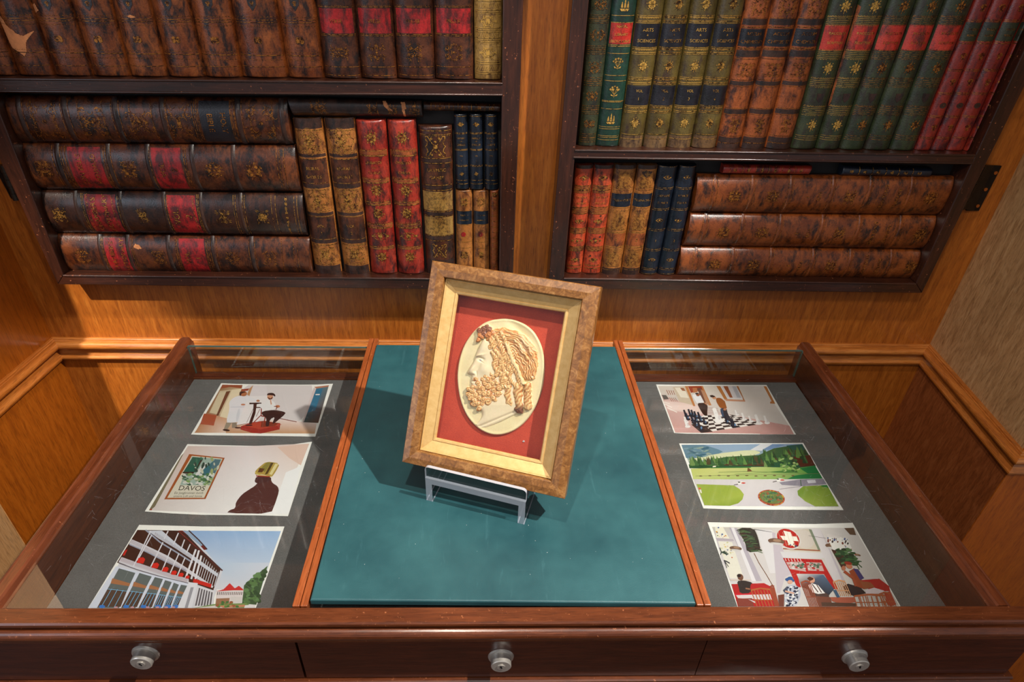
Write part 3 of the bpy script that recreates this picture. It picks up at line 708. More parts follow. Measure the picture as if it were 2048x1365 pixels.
for i,(bx,tx) in enumerate([((911,938),(907,935)),((939,967),(938,966)),((969,997),(968,995))]):
    z=hy(950,378,YE)[2]
    b=vbook(bx,tx,377,227,(lambda x,z=z: z+.0006),'%s of the three small navy blue volumes in the upper tier'%['leftmost','middle','rightmost'][i],'small navy volumes',M['navy'],.006); T=b.ty
    for y in (233,266,268,299,301,331,333,361,368): b.line(T(y),.7)
    b.orn('oval',T(249),.004); b.orn('star',T(249),.004); b.orn('star',T(348),.004)
    b.text('HISTORY',T(277),2.6,fit=.75); b.text('OF',T(283),2); b.text('GREECE',T(290),3,fit=.75); b.text('VOL',T(312),2.2); b.text(str(i+1),T(322),2.2); b.done(M['gilt'])
for i,(bx,tx) in enumerate([((913,946),(911,945)),((947,979),(946,978)),((980,997),(979,998))]):
    b=vbook(bx,tx,553,380,baseLL,['small tan volume with navy label and red number 1 seal','small tan volume with navy label and red number 2 seal','narrow brown mottled volume at the right end of the lower tier'][i],'small volumes of the lower tier',M['calf_tan'] if i<2 else M['calf_rust'],.006); T=b.ty
    if i<2:
        b.band(T(449),T(423),M['navy'],'title_label'); b.text('TOUR IN',T(431),2.6,fit=.75); b.text('NORWAY',T(441),2.6,fit=.75)
        b.patch(.45,T(469),.0045,M['red_lab'],'number_seal'); b.text(str(i+1),T(469),3,sc_=.45); b.orn('busy',T(404),.007,seed=i); b.orn('busy',T(510),.006,seed=i+3)
        for y in (422,450,484,496,383): b.line(T(y),.5)
    else:
        for k_ in range(14): b.line(T(388+k_*11),.6)
        b.orn('busy',T(390),.004); 
    b.done(M['gilt'])
# ---- right door, upper row
RU=[(1178,1155),(1224,1190),(1274.5,1235),(1330,1283),(1382,1331),(1437,1379),(1491,1429),(1545,1478),(1603,1527),(1659,1578),(1717,1627),(1776,1674),(1832,1723),(1888,1774),(1947,1825),(1984,1857),(2022,1888),(2060,1923),(2096,1951)]
for i in range(18):
    (t0,b0),(t1,b1)=RU[i],RU[i+1]
    yb=298+.010*(b0-1155); YT=-95; tx=(ext(b0,t0,yb,0,YT),ext(b1,t1,yb,0,YT))
    kw=dict(ybot=yb,ytop=YT,base=baseRU)
    if i==0:
        b=vbook((b0,b1),tx,yb,YT,baseRU,'dull dark green volume at the left end of the upper right shelf',None,M['green_d'],.007); T=b.ty
        for y0 in (30,92,155,212,268): b.fine(T(y0+16),T(y0),5); b.scallop(T(y0+8),9)
        for y in (8,70,135,192,248): b.orn('busy',T(y),.008,seed=y)
        b.done(M['gilt_d'])
    elif i==1:
        b=vbook((b0,b1),tx,yb,YT,baseRU,'sea-green volume with a red label and gilt ship, upper right shelf',None,M['seagreen'],.008); T=b.ty
        b.label(T(88),T(46),M['red_lab2'],None); b.text('NAVAL',T(53),4,fit=.7); b.text('LIBRARY',T(69),4,fit=.75); b.text('BIOGRAPHY',T(83),4,fit=.8)
        for y in (31,45,90,93,107,151,162,202,204,218,254,258,272,275,280): b.line(T(y),.7)
        b.orn('ship',T(10),.009); b.orn('spray',T(126),.010); b.orn('spray',T(182),.010,seed=2); b.orn('ship',T(238),.009); b.done(M['gilt_b'])
    elif i<6:
        v=i-1
        b=vbook((b0,b1),tx,yb,YT,baseRU,'olive ARTS & SCIENCES volume marked VOL %d on its black label'%v,'olive ARTS & SCIENCES set',M['olive'],.010); T=b.ty
        b.band(T(94),T(48),M['black_lab']); b.band(T(211),T(172),M['black_lab'])
        b.band(T(296),T(272),M['olive_end'],'foot_panel')
        b.text('ARTS',T(60),5,fit=.6); b.text('&',T(70),3); b.text('SCIENCES',T(82),4.6,fit=.84); b.text('VOL',T(182),4.2,fit=.5); b.text(str(v),T(198),4.6)
        for y in (31,34,43,46,95,98,106,109,155,158,166,169,212,215,223,226,269,278): b.line(T(y),.7)
        for y in (38,102,162,219): b.fine(T(y+3),T(y-3),2); b.scallop(T(y),10,.0012)
        for y in (8,132,246): b.orn('flower',T(y),.008); b.orn('spray',T(y),.007)
        b.done(M['gilt_b'] if v in (1,3) else M['gilt'])
    elif i<9:
        b=vbook((b0,b1),tx,yb,YT,baseRU,['rust brown CHEMISTRY volume directly right of olive VOL 4','rust brown CHEMISTRY volume in the middle of its three','rust brown CHEMISTRY volume beside the green books'][i-6],'rust brown CHEMISTRY set',M['calf_rust'],.010); T=b.ty
        b.band(T(50),T(38),M['band_dark'],'dark_band'); b.band(T(93),T(58),M['black_lab']); b.band(T(114),T(101),M['band_dark'],'dark_band')
        for y0,y1 in ((163,171),(219,228),(275,298)): b.band(T(y1),T(y0),M['band_dark'],'dark_band')
        b.text('ACCUM',T(68),4.8,fit=.6); b.text('CHEMISTRY',T(84),4.8,fit=.86)
        for y in (36,55,97,99,118,160,173,217,230,272,286): b.line(T(y),.6)
        b.scallop(T(55),12); b.scallop(T(97),12); b.orn('busy',T(10),.012,seed=1); b.orn('busy',T(140),.011,seed=2); b.orn('busy',T(252),.011,seed=4); b.text(str(i-5),T(196),4)
        b.scallop(T(288),12,.0018); b.done(M['gilt_d'])
    elif i<14:
        b=vbook((b0,b1),tx,yb,YT,baseRU,['dark green volume with clean red label, first of five','dark green volume with a split orange seam down its left joint','dark green volume in the middle of its five, worn dark rosettes','dark green volume second left of the thin red books','dark green volume touching the thin red books'][i-9],'dark green set with red labels',M['green'],.011); T=b.ty
        b.label(T(101),T(50),M['red_lab2'],None); b.text('RACCOLTA',T(67),3.6,fit=.78); b.text('SCRITTORI',T(86),3.6,fit=.82)
        for y in (34,102,158,214): b.fine(T(y+14),T(y),5); b.scallop(T(y+16),11,.0012,-1); b.scallop(T(y-1),11,.0012)
        b.fine(T(280),T(272),3)
        for y in (12,136,250): b.orn('flower',T(y),.009); b.orn('star',T(y),.006)
        w=.006; mb=MB(); b.loc([(-w,w),(w,w),(w*.8,-w*.5),(0,-w*1.4),(-w*.8,-w*.5)],.5,T(195),.0005,mb); obj('shield_stamp',mb,M['band_dark'],b.o,recalc=False)
        if i==10: b.chip([[(.0,T(10)),(.09,T(14)),(.06,T(80)),(.05,T(215)),(.0,T(215))]],M['calf_rust'])
        b.done(M['gilt_b'] if i in (9,10) else M['gilt_d'])
    else:
        b=vbook((b0,b1),tx,yb,YT,baseRU,['thin wine red volume next to the green books','second thin wine red volume counting from the green books','third thin wine red volume counting from the green books','thin wine red volume against the right stile of the bookcase'][i-14],'thin wine red volumes',M['wine'],.008); T=b.ty
        b.band(T(82),T(45),M['green_d']); b.text('TACITUS',T(59),3,fit=.8); b.text('ROMAN',T(71),3,fit=.6)
        for y in (40,43,83,87,139,142,186,189,232,235,275,278): b.line(T(y),.7)
        for y in (88,140,187,233,276): b.scallop(T(y),7,.0012)
        for y in (15,112,164,255): b.orn('spray',T(y),.006)
        b.patch(.5,T(211),.0055,M['band_dark'],'number_seal',ry=.0045); b.text(str(i-13),T(211),3); b.done(M['gilt_d'])
# ---- right door, lower row
RLo=[((1129,1162),(1151,1188),'worn scarlet volume at the left end of the lower right shelf',0),((1163,1199),(1188,1229),'worn scarlet volume with dark spots, second on the lower right shelf',0),
 ((1200,1239),(1229,1274),'tan TELEMACHUS volume 1 with navy label, after the scarlet pair',1),((1240,1277),(1275,1316),'tan TELEMACHUS volume 2 with chipped top, beside the navy pair',1),
 ((1278,1312),(1317,1357),'navy blue volume numbered 1, right of the TELEMACHUS pair',2),((1312,1349),(1358,1394),'navy blue volume numbered 2, against the lying brown folios',2)]
for i,(bx,tx,lab,kd) in enumerate(RLo):
    b=vbook(bx,tx,553,330,baseRL,lab,['scarlet pair','TELEMACHUS pair','navy pair'][kd],[M['scarlet'],M['calf_tan'],M['navy']][kd],.008); T=b.ty
    v=str(i%2+1)
    if kd==0:
        for y in (372,380,415,428,457,467,494,502,531,537): b.line(T(y),1.0)
        for y0,y1 in ((372,386),(415,428),(457,467),(494,502)): b.fine(T(y1),T(y0),4); b.band(T(y1),T(y0),M['calf_rust'],'dark_band')
        b.band(T(338),T(331),M['band_dark'],'dark_band')
        b.text('HISTORY',T(395),3.4,fit=.75); b.text('OF',T(401),2.5); b.text('BRITAIN',T(407),3.4,fit=.75); b.text(v,T(482),4)
        for y in (356,443,520): b.orn('oval',T(y),.006); b.orn('spray',T(y),.005)
        b.orn('oval',T(482),.008)
        if i==1: 
            for s_,y in ((.4,478),(.7,474),(.5,484),(.6,432),(.3,512)): b.patch(s_,T(y),.0018,M['band_dark'],'burn_spot')
    elif kd==1:
        b.band(T(414),T(388),M['navy']); b.text('TELEMACHUS',T(401),4,fit=.86); b.band(T(492),T(468),M['calf_rust'],'number_label'); b.text(v,T(480),6)
        b.band(T(339),T(331),M['band_dark'],'dark_band'); b.band(T(553),T(537),M['band_dark'],'dark_band')
        for y in (376,380,386,416,422,460,465,495,500,533,540): b.line(T(y),.6)
        for y0,y1 in ((342,376),(424,460),(502,532)): b.hatch(T(y1),T(y0),.0028,.0004)
        if i==3: b.chip([[(.2,T(345)),(.4,T(341)),(.75,T(344)),(.6,T(352)),(.45,T(356)),(.3,T(350))]],M['band_dark'])
    else:
        for y in (334,376,379,418,421,459,462,499,502,537,540,548): b.line(T(y),.7)
        b.text('VOYAGE',T(392),3.6,fit=.75); b.text('GUINEA',T(406),3.6,fit=.75); b.text(v,T(482),5)
        for y in (355,441,520): b.orn('oval',T(y),.005)
    b.done(M['gilt'])
FR=[([(1395,349),(1923,354),(1887,430),(1382,424)],"glossy red-brown RAPIN'S ENGLAND folio, topmost of the three lying on the right"),
    ([(1381,426),(1886,432),(1856,498),(1364,491)],"glossy red-brown RAPIN'S ENGLAND folio, middle of the three lying on the right"),
    ([(1362,493),(1855,500),(1830,558),(1351,552)],"glossy red-brown RAPIN'S ENGLAND folio, bottom of the three lying on the right")]
for i,(px,lab) in enumerate(FR):
    b=folio(px,lab,M['calf_lap'],False,.012,"RAPIN'S ENGLAND folios"); T=b.ty; sh=(0,-25,-45)[i]*.85
    for x in (1428,1502,1578,1662,1736,1818): 
        for dx in (-5,0,5): b.line(T(x+sh+.0),.7) if dx==0 else b.line(T(x+sh+dx),.5)
        b.rib(T(x+sh),.0028,.0007,M['calf_lap'])
    b.text("RAPIN'S",T(1795+sh),7,fit=.85); b.text('ENGLAND',T(1768+sh),7,fit=.9); b.text('VOL',T(1638+sh),7,fit=.6); b.text(str(i+1),T(1615+sh),7)
    for j,x in enumerate((1468,1545,1700,1862)): b.orn('flower',T(x+sh),.011); b.orn('busy',T(x+sh),.010,seed=j)
    b.done(M['gilt_d'])
b=folio([(1447,329),(1624,332),(1615,349),(1443,347)],'thin red lying volume with gilt dots, under the right shelf',M['crimson'],False,.006,None); T=b.ty
for x in (1470,1497,1524,1551,1578,1602): b.orn('star',T(x),.0035)
for x in range(1460,1615,13): b.line(T(x),.6)
b.done(M['gilt'])
b=folio([(1686,331),(1864,337),(1856,354),(1680,350)],'thin navy lying volume with gilt bars, under the right shelf',M['navy'],False,.006,None); T=b.ty
for x in (1703,1730,1757,1784,1812,1840): b.orn('spray',T(x),.004)
for x in (1718,1745,1772,1798,1826): b.line(T(x),1.2)
b.done(M['gilt'])
# ------------------------------------------------------------------ display case
ZR=.86; ZF=.788
XL0,XL1=-.590,-.560; XR0,XR1=.630,.672       # outer / inner faces of the side rails at the back
case=thing('display_case','mahogany table vitrine with glass top and three drawers, standing in the panelled alcove','display case',(.04,-.35,0))
SHEAR|={case.name,'leathercloth_board'}
YB=-.050; YFi=-.632; YFf=-.6535
def profY(name,x0f,x0b,pr,mat,y0=YFi,y1=YB):   # profile (dx,z) extruded front to back
    mb=MB(); rows=[[(x0f+d,y0,z) for d,z in pr],[(x0b+d,y1,z) for d,z in pr]]
    mb.grid(rows,smooth=False,closed=True); mb.poly(rows[0]); mb.poly(rows[1][::-1]); return obj(name,mb,mat,case)
# left side: outer face x=-.590, inner -.560 ; profile from outer bottom over the top to inner bottom
prL=[(0,.60),(0,ZR-.010),(.003,ZR-.004),(.007,ZR-.001),(.0085,ZR-.0022),(.010,ZR),(.021,ZR),(.0235,ZR-.002),(.026,ZR-.008),(.028,ZR-.009),(.028,ZF-.012),(.010,ZF-.02),(.010,.60)]
sl=profY('side_rail',-.590,-.590,prL,M['mahog_y'])
prR=[(-d,z) for d,z in prL]
sr=profY('side_rail',.672-.006,.672,prR,M['mahog_y'])
prR=None
# inner lining boards of the side (dark polished)
mb=MB(); mb.box((-.5655,YFi,ZF-.001),(-.5612,-.078,ZR-.0105)); obj('inner_side',mb,M['mahog_in'],case)
mb=MB(); mb.hexa([(.6365,YFi,ZF-.001),(.6385,YFi,ZF-.001),(.6385,YFi,ZR-.0105),(.6365,YFi,ZR-.0105)],[(.642,-.078,ZF-.001),(.6435,-.078,ZF-.001),(.6435,-.078,ZR-.0105),(.642,-.078,ZR-.0105)]); obj('inner_side',mb,M['mahog_in'],case)
# front rail with its moulded nose, profile (y,z)
prF=[(YFi,ZF-.01),(YFi,ZR-.0015),(YFi-.0015,ZR),(YFf+.002,ZR),(YFf,ZR-.002),(YFf-.0005,ZR-.005),(YFf+.004,ZR-.008),(YFf+.003,ZR-.011)]
for k in range(9):
    a=math.pi/2-k*math.pi/8; prF.append((YFf-.003-.006*math.cos(a)+.002,ZR-.020+.0085*math.sin(a)))
prF+=[(YFf+.003,ZR-.030),(YFf+.003,ZR-.0435),(YFf+.03,ZR-.0435),(YFf+.03,ZF-.01)]
mb=MB(); XA,XB=-.648,.728
rows=[[(XA,y,z) for y,z in prF],[(XB,y,z) for y,z in prF]]
mb.grid(rows,smooth=False,closed=True); mb.poly(rows[0]); mb.poly(rows[1][::-1]); obj('front_rail',mb,M['mahog'],case)
# dividers (two strips with a joint between)
for xf,xb in ((-.2235,-.2215),(.2645,.2625)):
    mb=MB()
    sg=1
    w=.018
    for k in (0,1):
        a0=k*(w/2)+(.0004 if k else 0); a1=(k+1)*(w/2)-(0 if k else .0004)
        f=[(xf+a0,YFi+.0005,ZR-.012),(xf+a1,YFi+.0005,ZR-.012),(xf+a1,YFi+.0005,ZR+.0012),(xf+a0,YFi+.0005,ZR+.0012)]
        g=[(xb+a0,YB,ZR-.012),(xb+a1,YB,ZR-.012),(xb+a1,YB,ZR+.0012),(xb+a0,YB,ZR+.0012)]
        mb.hexa(f,g)
    obj('divider',mb,M['divider'],case,bevel=.001)
# glass top: three panes resting in the rebates, and the upright back pane
for x0,x1 in ((-.5618,-.2238),(-.2048,.2620),(.2828,.6370)):
    mb=MB(); mb.box((x0,YFi+.0005,ZR-.0095),(x1,-.0765,ZR-.0055)); obj('glass_top',mb,M['glass'],case)
mb=MB(); mb.box((-.5618,-.0768,ZF+.0045),(.642,-.0730,ZR-.0050)); obj('glass_back',mb,M['glass'],case)
mb=MB(); mb.box((-.5618,-.0770,ZR-.0049),(.642,-.0728,ZR-.0038)); obj('glass_edge',mb,M['glass_edge'],case)
for x in (-.5618,.6415):
    mb=MB(); mb.box((x-.0012,-.0772,ZF+.0045),(x+.0012,-.0726,ZR-.005)); obj('glass_edge',mb,M['glass_edge'],case)
# back ledge
mb=MB(); mb.box((-.563,-.088,ZF-.010),(.645,-.0690,ZF+.0040)); obj('back_ledge',mb,M['mahog_d'],case,bevel=.0015)
mb=MB(); mb.box((-.563,-.0905,ZF-.008),(.645,-.0885,ZF+.0030)); obj('lining_strip',mb,M['mahog'],case)
# base carrying felt panel
mb=MB(); mb.box((-.5605,YFi+.001,ZF-.006),(.6395,-.0910,ZF)); obj('felt_bed',mb,M['felt'],case)
# lower body
mb=MB(); mb.box((-.579,-.600,.62),(.660,-.068,ZF-.0105)); mb.box((-.625,-.612,.66),(.705,-.599,ZF-.012)); mb.box((-.56,-.600,0.0),(.642,-.07,.62)); obj('carcass',mb,M['mahog_d'],case)
# nose below the drawers
YD=-.6435
prN=[(-.61,.7215),(YD-.004,.7215),(YD-.006,.7200),(YD-.006,.7175),(YD-.003,.7165),(YD-.005,.712),(YD-.009,.706),(YD-.009,.700),(YD,.696),(YD,.640),(-.61,.640)]
mb=MB(); rows=[[(x,y,z-.007*(x-.0)/.6*.0) for y,z in prN] for x in (-.640,.720)]
mb.grid(rows,smooth=False,closed=True); mb.poly(rows[0]); mb.poly(rows[1][::-1]); obj('lower_moulding',mb,M['mahog'],case)
for x0,x1,px in ((-.632,-.2262,(285,1322)),(-.2232,.2850,(1002,1320)),(.2862,.712,(1708,1312))):
    mb=MB(); z1=ZR-.0445; z0=.7225
    # drawer front with a slightly moulded upper edge
    pr=[(-.612,z0),(YD+.0005,z0),(YD,z0+.001),(YD,z1-.004),(YD+.0015,z1-.001),(YD+.003,z1),(-.612,z1)]
    rows=[[(x,y,z) for y,z in pr] for x in (x0,x1)]
    mb.grid(rows,smooth=False,closed=True); mb.poly(rows[0]); mb.poly(rows[1][::-1]); dr=obj('drawer',mb,M['mahog_d'],case); SHEAR.add(dr.name)
    c=hy(px[0],px[1],YD-.004); cz=c[2]
    mb=MB()
    mb.cyl((c[0],YD,cz),(0,-1,0),.0166,.0020,36,r2=.0158); mb.cyl((c[0],YD-.0020,cz),(0,-1,0),.0158,.0008,36,r2=.0140)
    mb.cyl((c[0],YD-.003,cz),(0,-1,0),.0128,.0095,36); mb.cyl((c[0],YD-.0125,cz),(0,-1,0),.0128,.0010,36,r2=.0118); 
    lk=obj('lock',mb,M['steel'],dr)
    mb=MB(); y=YD-.0140
    mb.cyl((c[0],y+.0004,cz),(0,-1,0),.0052,.0006,20)
    lk2=mb; obj('lock_core',mb,M['steel'],dr)
    mb=MB()
    for dx,dz,r in ((-.0004,.0018,.0013),(.0002,.0,.0010),(.0006,-.0014,.0011),(-.0008,.0004,.0008)): mb.cyl((c[0]+dx,y-.0002,cz+dz),(0,-1,0),r,.0003,10)
    obj('keyhole',mb,M['keyhole'],dr)
# fine scratches on the glass
rnd=random.Random(3); mb=MB()
for x0,x1 in ((-.55,-.235),(.29,.62)):
    for k in range(480):
        if rnd.random()<.55: cx,cy=rnd.uniform(x0,x1),rnd.choice((-.30,-.33,-.44,-.47,-.2))+rnd.gauss(0,.018)
        else: cx,cy=rnd.uniform(x0,x1),rnd.uniform(-.62,-.1)
        a=rnd.uniform(0,math.pi); L=rnd.uniform(.002,.014)*(2.5 if rnd.random()<.10 else 1); w=rnd.uniform(.00005,.00011); be=rnd.uniform(-.12,.12)*(3 if rnd.random()<.15 else 1)
        p=(cx,cy); 
        for j in range(3):
            q=(p[0]+math.cos(a)*L/3,p[1]+math.sin(a)*L/3); n=(-math.sin(a)*w/2,math.cos(a)*w/2)
            if x0<q[0]<x1 and -.63<q[1]<-.08: mb.poly([(p[0]+n[0],p[1]+n[1],ZR-.0053),(q[0]+n[0],q[1]+n[1],ZR-.0053),(q[0]-n[0],q[1]-n[1],ZR-.0053),(p[0]-n[0],p[1]-n[1],ZR-.0053)])
            p=q; a+=be
t=NT('scratch_in_glass'); tr=t.n('BsdfTransparent'); df=t.n('BsdfDiffuse'); df.inputs[0].default_value=(.75,.75,.78,1); mm=t.n('MixShader',Fac=.30); t.l(tr.outputs[0],mm.inputs[1]); t.l(df.outputs[0],mm.inputs[2]); t.l(mm.outputs[0],t.out.inputs[0])
o=obj('glass_scratches',mb,t.m,case,recalc=False); o['kind']='stuff'
# ------------------------------------------------------------------ teal board
ZB=.8645
mb=MB()
c=[(-.2032,-.6255),(.2626,-.6310),(.2612,-.0770),(-.2035,-.0770)]
# rounded edges through several loops
def inset(c,d): 
    return [(c[0][0]+d,c[0][1]+d),(c[1][0]-d,c[1][1]+d),(c[2][0]-d,c[2][1]-d),(c[3][0]+d,c[3][1]-d)]
loops=[(0.0008,ZR-.0053),(0,ZR-.0045),(0,ZB-.002),(.0006,ZB-.0007),(.0018,ZB)]
rows=[[(x,y,z) for x,y in inset(c,d)] for d,z in loops]
mb.grid(rows,closed=True,smooth=False); mb.poly(rows[0][::-1]); mb.poly(rows[-1])
board=obj('leathercloth_board',mb,M['teal'],None,bevel=.0004)
tag(board,'large dark teal leathercloth board laid flat between the two dividers of the vitrine','board')
# white specks and dents on the board
mb=MB(); rnd=random.Random(9)
for k in range(45):
    x,y=rnd.uniform(-.19,.25),rnd.uniform(-.60,-.1); r=rnd.uniform(.0002,.0005); a=rnd.uniform(0,6)
    n=6; mb.poly([(x+r*(1+.6*math.cos(a+3*i))*math.cos(6.283*i/n),y+r*math.sin(6.283*i/n),ZB+.00012) for i in range(n)])
o=obj('paint_specks',mb,M['white'],board,recalc=False); o['kind']='stuff'
# ------------------------------------------------------------------ acrylic stand
ZS=ZB
fl=hz(861,1003,ZS); fr=hz(1040,1048,ZS); ux=(fr-fl); W0=float(np.linalg.norm(ux)); ux=ux/W0; vy=np.array([-ux[1],ux[0],0]); up=np.array([0,0,1.])
Wd=W0+.012; O=(fl+fr)/2-ux*Wd/2
stand=thing('acrylic_stand','clear acrylic display stand with front lip, on the teal board under the framed cameo','display stand',tuple((fl+fr)/2+vy*.03))
def SP(x,y,z): return tuple(O+ux*x+vy*y+up*z)
def sbox(mb,x0,x1,y0,y1,z0,z1,mi=0):
    mb.hexa([SP(x0,y0,z0),SP(x1,y0,z0),SP(x1,y0,z1),SP(x0,y0,z1)],[SP(x0,y1,z0),SP(x1,y1,z0),SP(x1,y1,z1),SP(x0,y1,z1)],mi)
HS=.0440; TH=.0095; DP=.080
def facemat(o,test):
    o.data.materials.append(M['acrylic_edge'])
    for p in o.data.polygons:
        n=np.array(p.normal); 
        if test(n): p.material_index=1
isf=lambda n: np.dot(n,-vy)>.8
for x0 in (0,Wd-TH):
    mb=MB(); sbox(mb,x0,x0+TH,0,DP,0.0001,HS-TH); o=obj('leg',mb,M['acrylic'],stand); facemat(o,isf)
    mb=MB(); e=.0005
    for xx in (x0,x0+TH-.0012):
        for zz in (0.0001,): sbox(mb,xx,xx+.0012,-.0001,DP,zz,zz+.0012)
    sbox(mb,x0,x0+TH,DP-.0012,DP,0.0001,HS-TH)
    obj('polished_edge',mb,M['acrylic_edge'],o)
mb=MB(); sbox(mb,0,Wd,0,DP,HS-TH,HS); o=obj('shelf',mb,M['acrylic'],stand); facemat(o,isf)
# lip: rounded plate in front
lip_h=.066; r=.006
pts=[(0,HS),(Wd,HS)]+[(Wd-r+r*math.cos(a),lip_h-r+r*math.sin(a)) for a in (0,.4,.8,1.2,math.pi/2)]+[(r-r*math.sin(a),lip_h-r+r*math.cos(a)) for a in (0,.4,.8,1.2,math.pi/2)]
mb=MB(); mb.prism([SP(x,0,z) for x,z in pts],tuple(vy*.0045)); lp=obj('front_lip',mb,M['acrylic'],stand); facemat(lp,lambda n: abs(np.dot(n,vy))<.5)
# back rest leaning with the frame
mb=MB(); bt=math.radians(29.66); yb=.0515
mb.hexa([SP(.012,yb,HS+.0004),SP(Wd-.012,yb,HS+.0004),SP(Wd-.012,yb+.10*math.sin(bt),HS+.10*math.cos(bt)),SP(.012,yb+.10*math.sin(bt),HS+.10*math.cos(bt))],
        [SP(.012,yb+.005,HS+.0004),SP(Wd-.012,yb+.005,HS+.0004),SP(Wd-.012,yb+.005+.10*math.sin(bt),HS+.10*math.cos(bt)),SP(.012,yb+.005+.10*math.sin(bt),HS+.10*math.cos(bt))])
obj('back_rest',mb,M['acrylic'],stand)
# ------------------------------------------------------------------ framed cameo
yaw=-.3038; tilt=.5177
fu=np.array([math.cos(yaw),math.sin(yaw),0]); n0=np.array([-math.sin(yaw),math.cos(yaw),0])
fv=np.array([0,0,1])*math.cos(tilt)+n0*math.sin(tilt); fn=np.cross(fu,fv)
corn=[(863,522),(1204,573),(1128,1000),(803,925)]
# the frame scales about the camera with its resting height: fitted for bottom edge z = .909
k_=(CAM[2]-(ZB+HS+.0125))/(CAM[2]-.909)
FO=CAM+(np.array([-.1124,-.4387,.909])-CAM)*k_; FW=.23455*k_; FH=.28668*k_
def fp(u,v,d): return FO+fu*u+fv*v+fn*d
def fuv(px,d):
    p=hitpl(px,FO+fn*d,fn)-FO-fn*d; return (float(np.dot(p,fu)),float(np.dot(p,fv)))
# the frame's lower back edge sits on the shelf: its thickness runs backward and down, so lift by the back corner
frame=thing('framed_cameo','shell cameo of a bearded head in a brown gilded frame on the acrylic stand','framed cameo',tuple((fp(FW/2,0,0))))
outer=[(0,FH),(FW,FH),(FW,0),(0,0)]
sight=[fuv(p,-.004) for p in ((889,557.5),(1163,598.5),(1103,962),(838,901.5))]
slip=[fuv(p,-.017) for p in ((916,593),(1130,622),(1080,918.5),(873,878))]
def rect(c):  # regularise to a rectangle
    l=(c[0][0]+c[3][0])/2; r=(c[1][0]+c[2][0])/2; t_=(c[0][1]+c[1][1])/2; b_=(c[2][1]+c[3][1])/2
    return [(l,t_),(r,t_),(r,b_),(l,b_)]
sight=rect(sight); slip=rect(slip); print('SIGHT',sight,'SLIP',slip,FW,FH)
def lerp2(a,b,k): return [(p[0]+(q[0]-p[0])*k,p[1]+(q[1]-p[1])*k) for p,q in zip(a,b)]
def rings(name,a,b,prof,mat,parent,smooth=False):
    mb=MB(); rows=[[tuple(fp(u,v,d)) for u,v in lerp2(a,b,k)] for k,d in prof]
    mb.grid(rows,closed=True,smooth=smooth); return obj(name,mb,mat,parent,recalc=True)
TK=.024   # frame thickness behind its face
ym=rings('frame_moulding',outer,sight,[(1.0,-.008),(1.0,-TK),(.0,-TK),(0,-.0035),(.02,-.0012),(.06,0),(.5,.0012),(.93,.0),(.985,-.001),(1,-.003),(1.0,-.008)],M['burr'],frame)
rings('gilt_slip',sight,slip,[(0,-.0085),(.04,-.0075),(.10,-.008),(.14,-.0092),(.78,-.0150),(.82,-.0140),(.93,-.0145),(1,-.0165),(1,-.0185),(.5,-.0215),(0,-.0215),(0,-.0085)],M['slip'],frame)
DB=-.034
mb=MB(); q=[tuple(fp(u,v,DB)) for u,v in lerp2(sight,slip,.35)]; q2=[tuple(fp(u,v,DB-.002)) for u,v in lerp2(sight,slip,.35)]
mb.hexa(q,q2); obj('red_backing',mb,M['red_cloth'],frame)
rings('rebate_wall',sight,slip,[(.35,-.0216),(.35,DB),(.30,DB),(.30,-.0216)],M['red_cloth'],frame)
mb=MB(); mb.hexa([tuple(fp(u,v,DB-.0021)) for u,v in lerp2(outer,sight,.6)],[tuple(fp(u,v,DB-.005)) for u,v in lerp2(outer,sight,.6)]); obj('back_board',mb,M['backing'],frame)
mb=MB(); gq=lerp2(sight,slip,.6); mb.hexa([tuple(fp(u,v,-.0186)) for u,v in gq],[tuple(fp(u,v,-.0206)) for u,v in gq]); obj('glass_pane',mb,M['glass2'],frame)
mb=MB(); fq=fuv((1047,883),DB); 
for k in range(3): mb.cyl(fp(fq[0]+.0006*k,fq[1]+.0004*(k%2),DB),fn,.0011-.0002*k,.001,7)
obj('plaster_crumb',mb,M['white'],frame)
# ------------------------------------------------------------------ cameo relief, sculpted as a height field in the plane of the frame
# drawing coordinates: X right, Y down, 5.057 units per photo pixel, origin at photo (900,620)
DP0=DB+.0005
NXg,NYg=300,392
gx=np.linspace(40,980,NXg); gy=np.linspace(70,1300,NYg); X,Y=np.meshgrid(gx,gy)
def sdpoly(P):
    P=np.array(P,float); d=np.full(X.shape,1e9); ins=np.zeros(X.shape,bool); n=len(P)
    for i in range(n):
        a=P[i]; b=P[(i+1)%n]; e=b-a; w0=X-a[0]; w1=Y-a[1]; tt=np.clip((w0*e[0]+w1*e[1])/(e@e+1e-9),0,1)
        d=np.minimum(d,(w0-e[0]*tt)**2+(w1-e[1]*tt)**2)
        c=((a[1]>Y)!=(b[1]>Y)); xi=(b[0]-a[0])*(Y-a[1])/(b[1]-a[1]+1e-9)+a[0]; ins^=c&(X<xi)
    d=np.sqrt(d); return np.where(ins,d,-d)
def smooth(P,it=2):
    P=[tuple(map(float,p)) for p in P]
    for _ in range(it):
        Q=[]
        for i in range(len(P)):
            a=P[i]; b=P[(i+1)%len(P)]; Q+= [(a[0]*.75+b[0]*.25,a[1]*.75+b[1]*.25),(a[0]*.25+b[0]*.75,a[1]*.25+b[1]*.75)]
        P=Q
    return P
oval=smooth([(500,92),(560,88),(640,98),(720,128),(790,170),(850,225),(900,310),(935,400),(952,510),(955,620),(945,730),(925,830),(890,930),(840,1030),(770,1130),(680,1210),(580,1258),(480,1275),(390,1262),(300,1220),(220,1150),(160,1070),(110,960),(80,840),(66,710),(70,600),(90,490),(130,370),(190,270),(260,190),(340,130),(420,102),(470,96)],2)
SO=sdpoly(oval)
rng=np.random.RandomState(4)
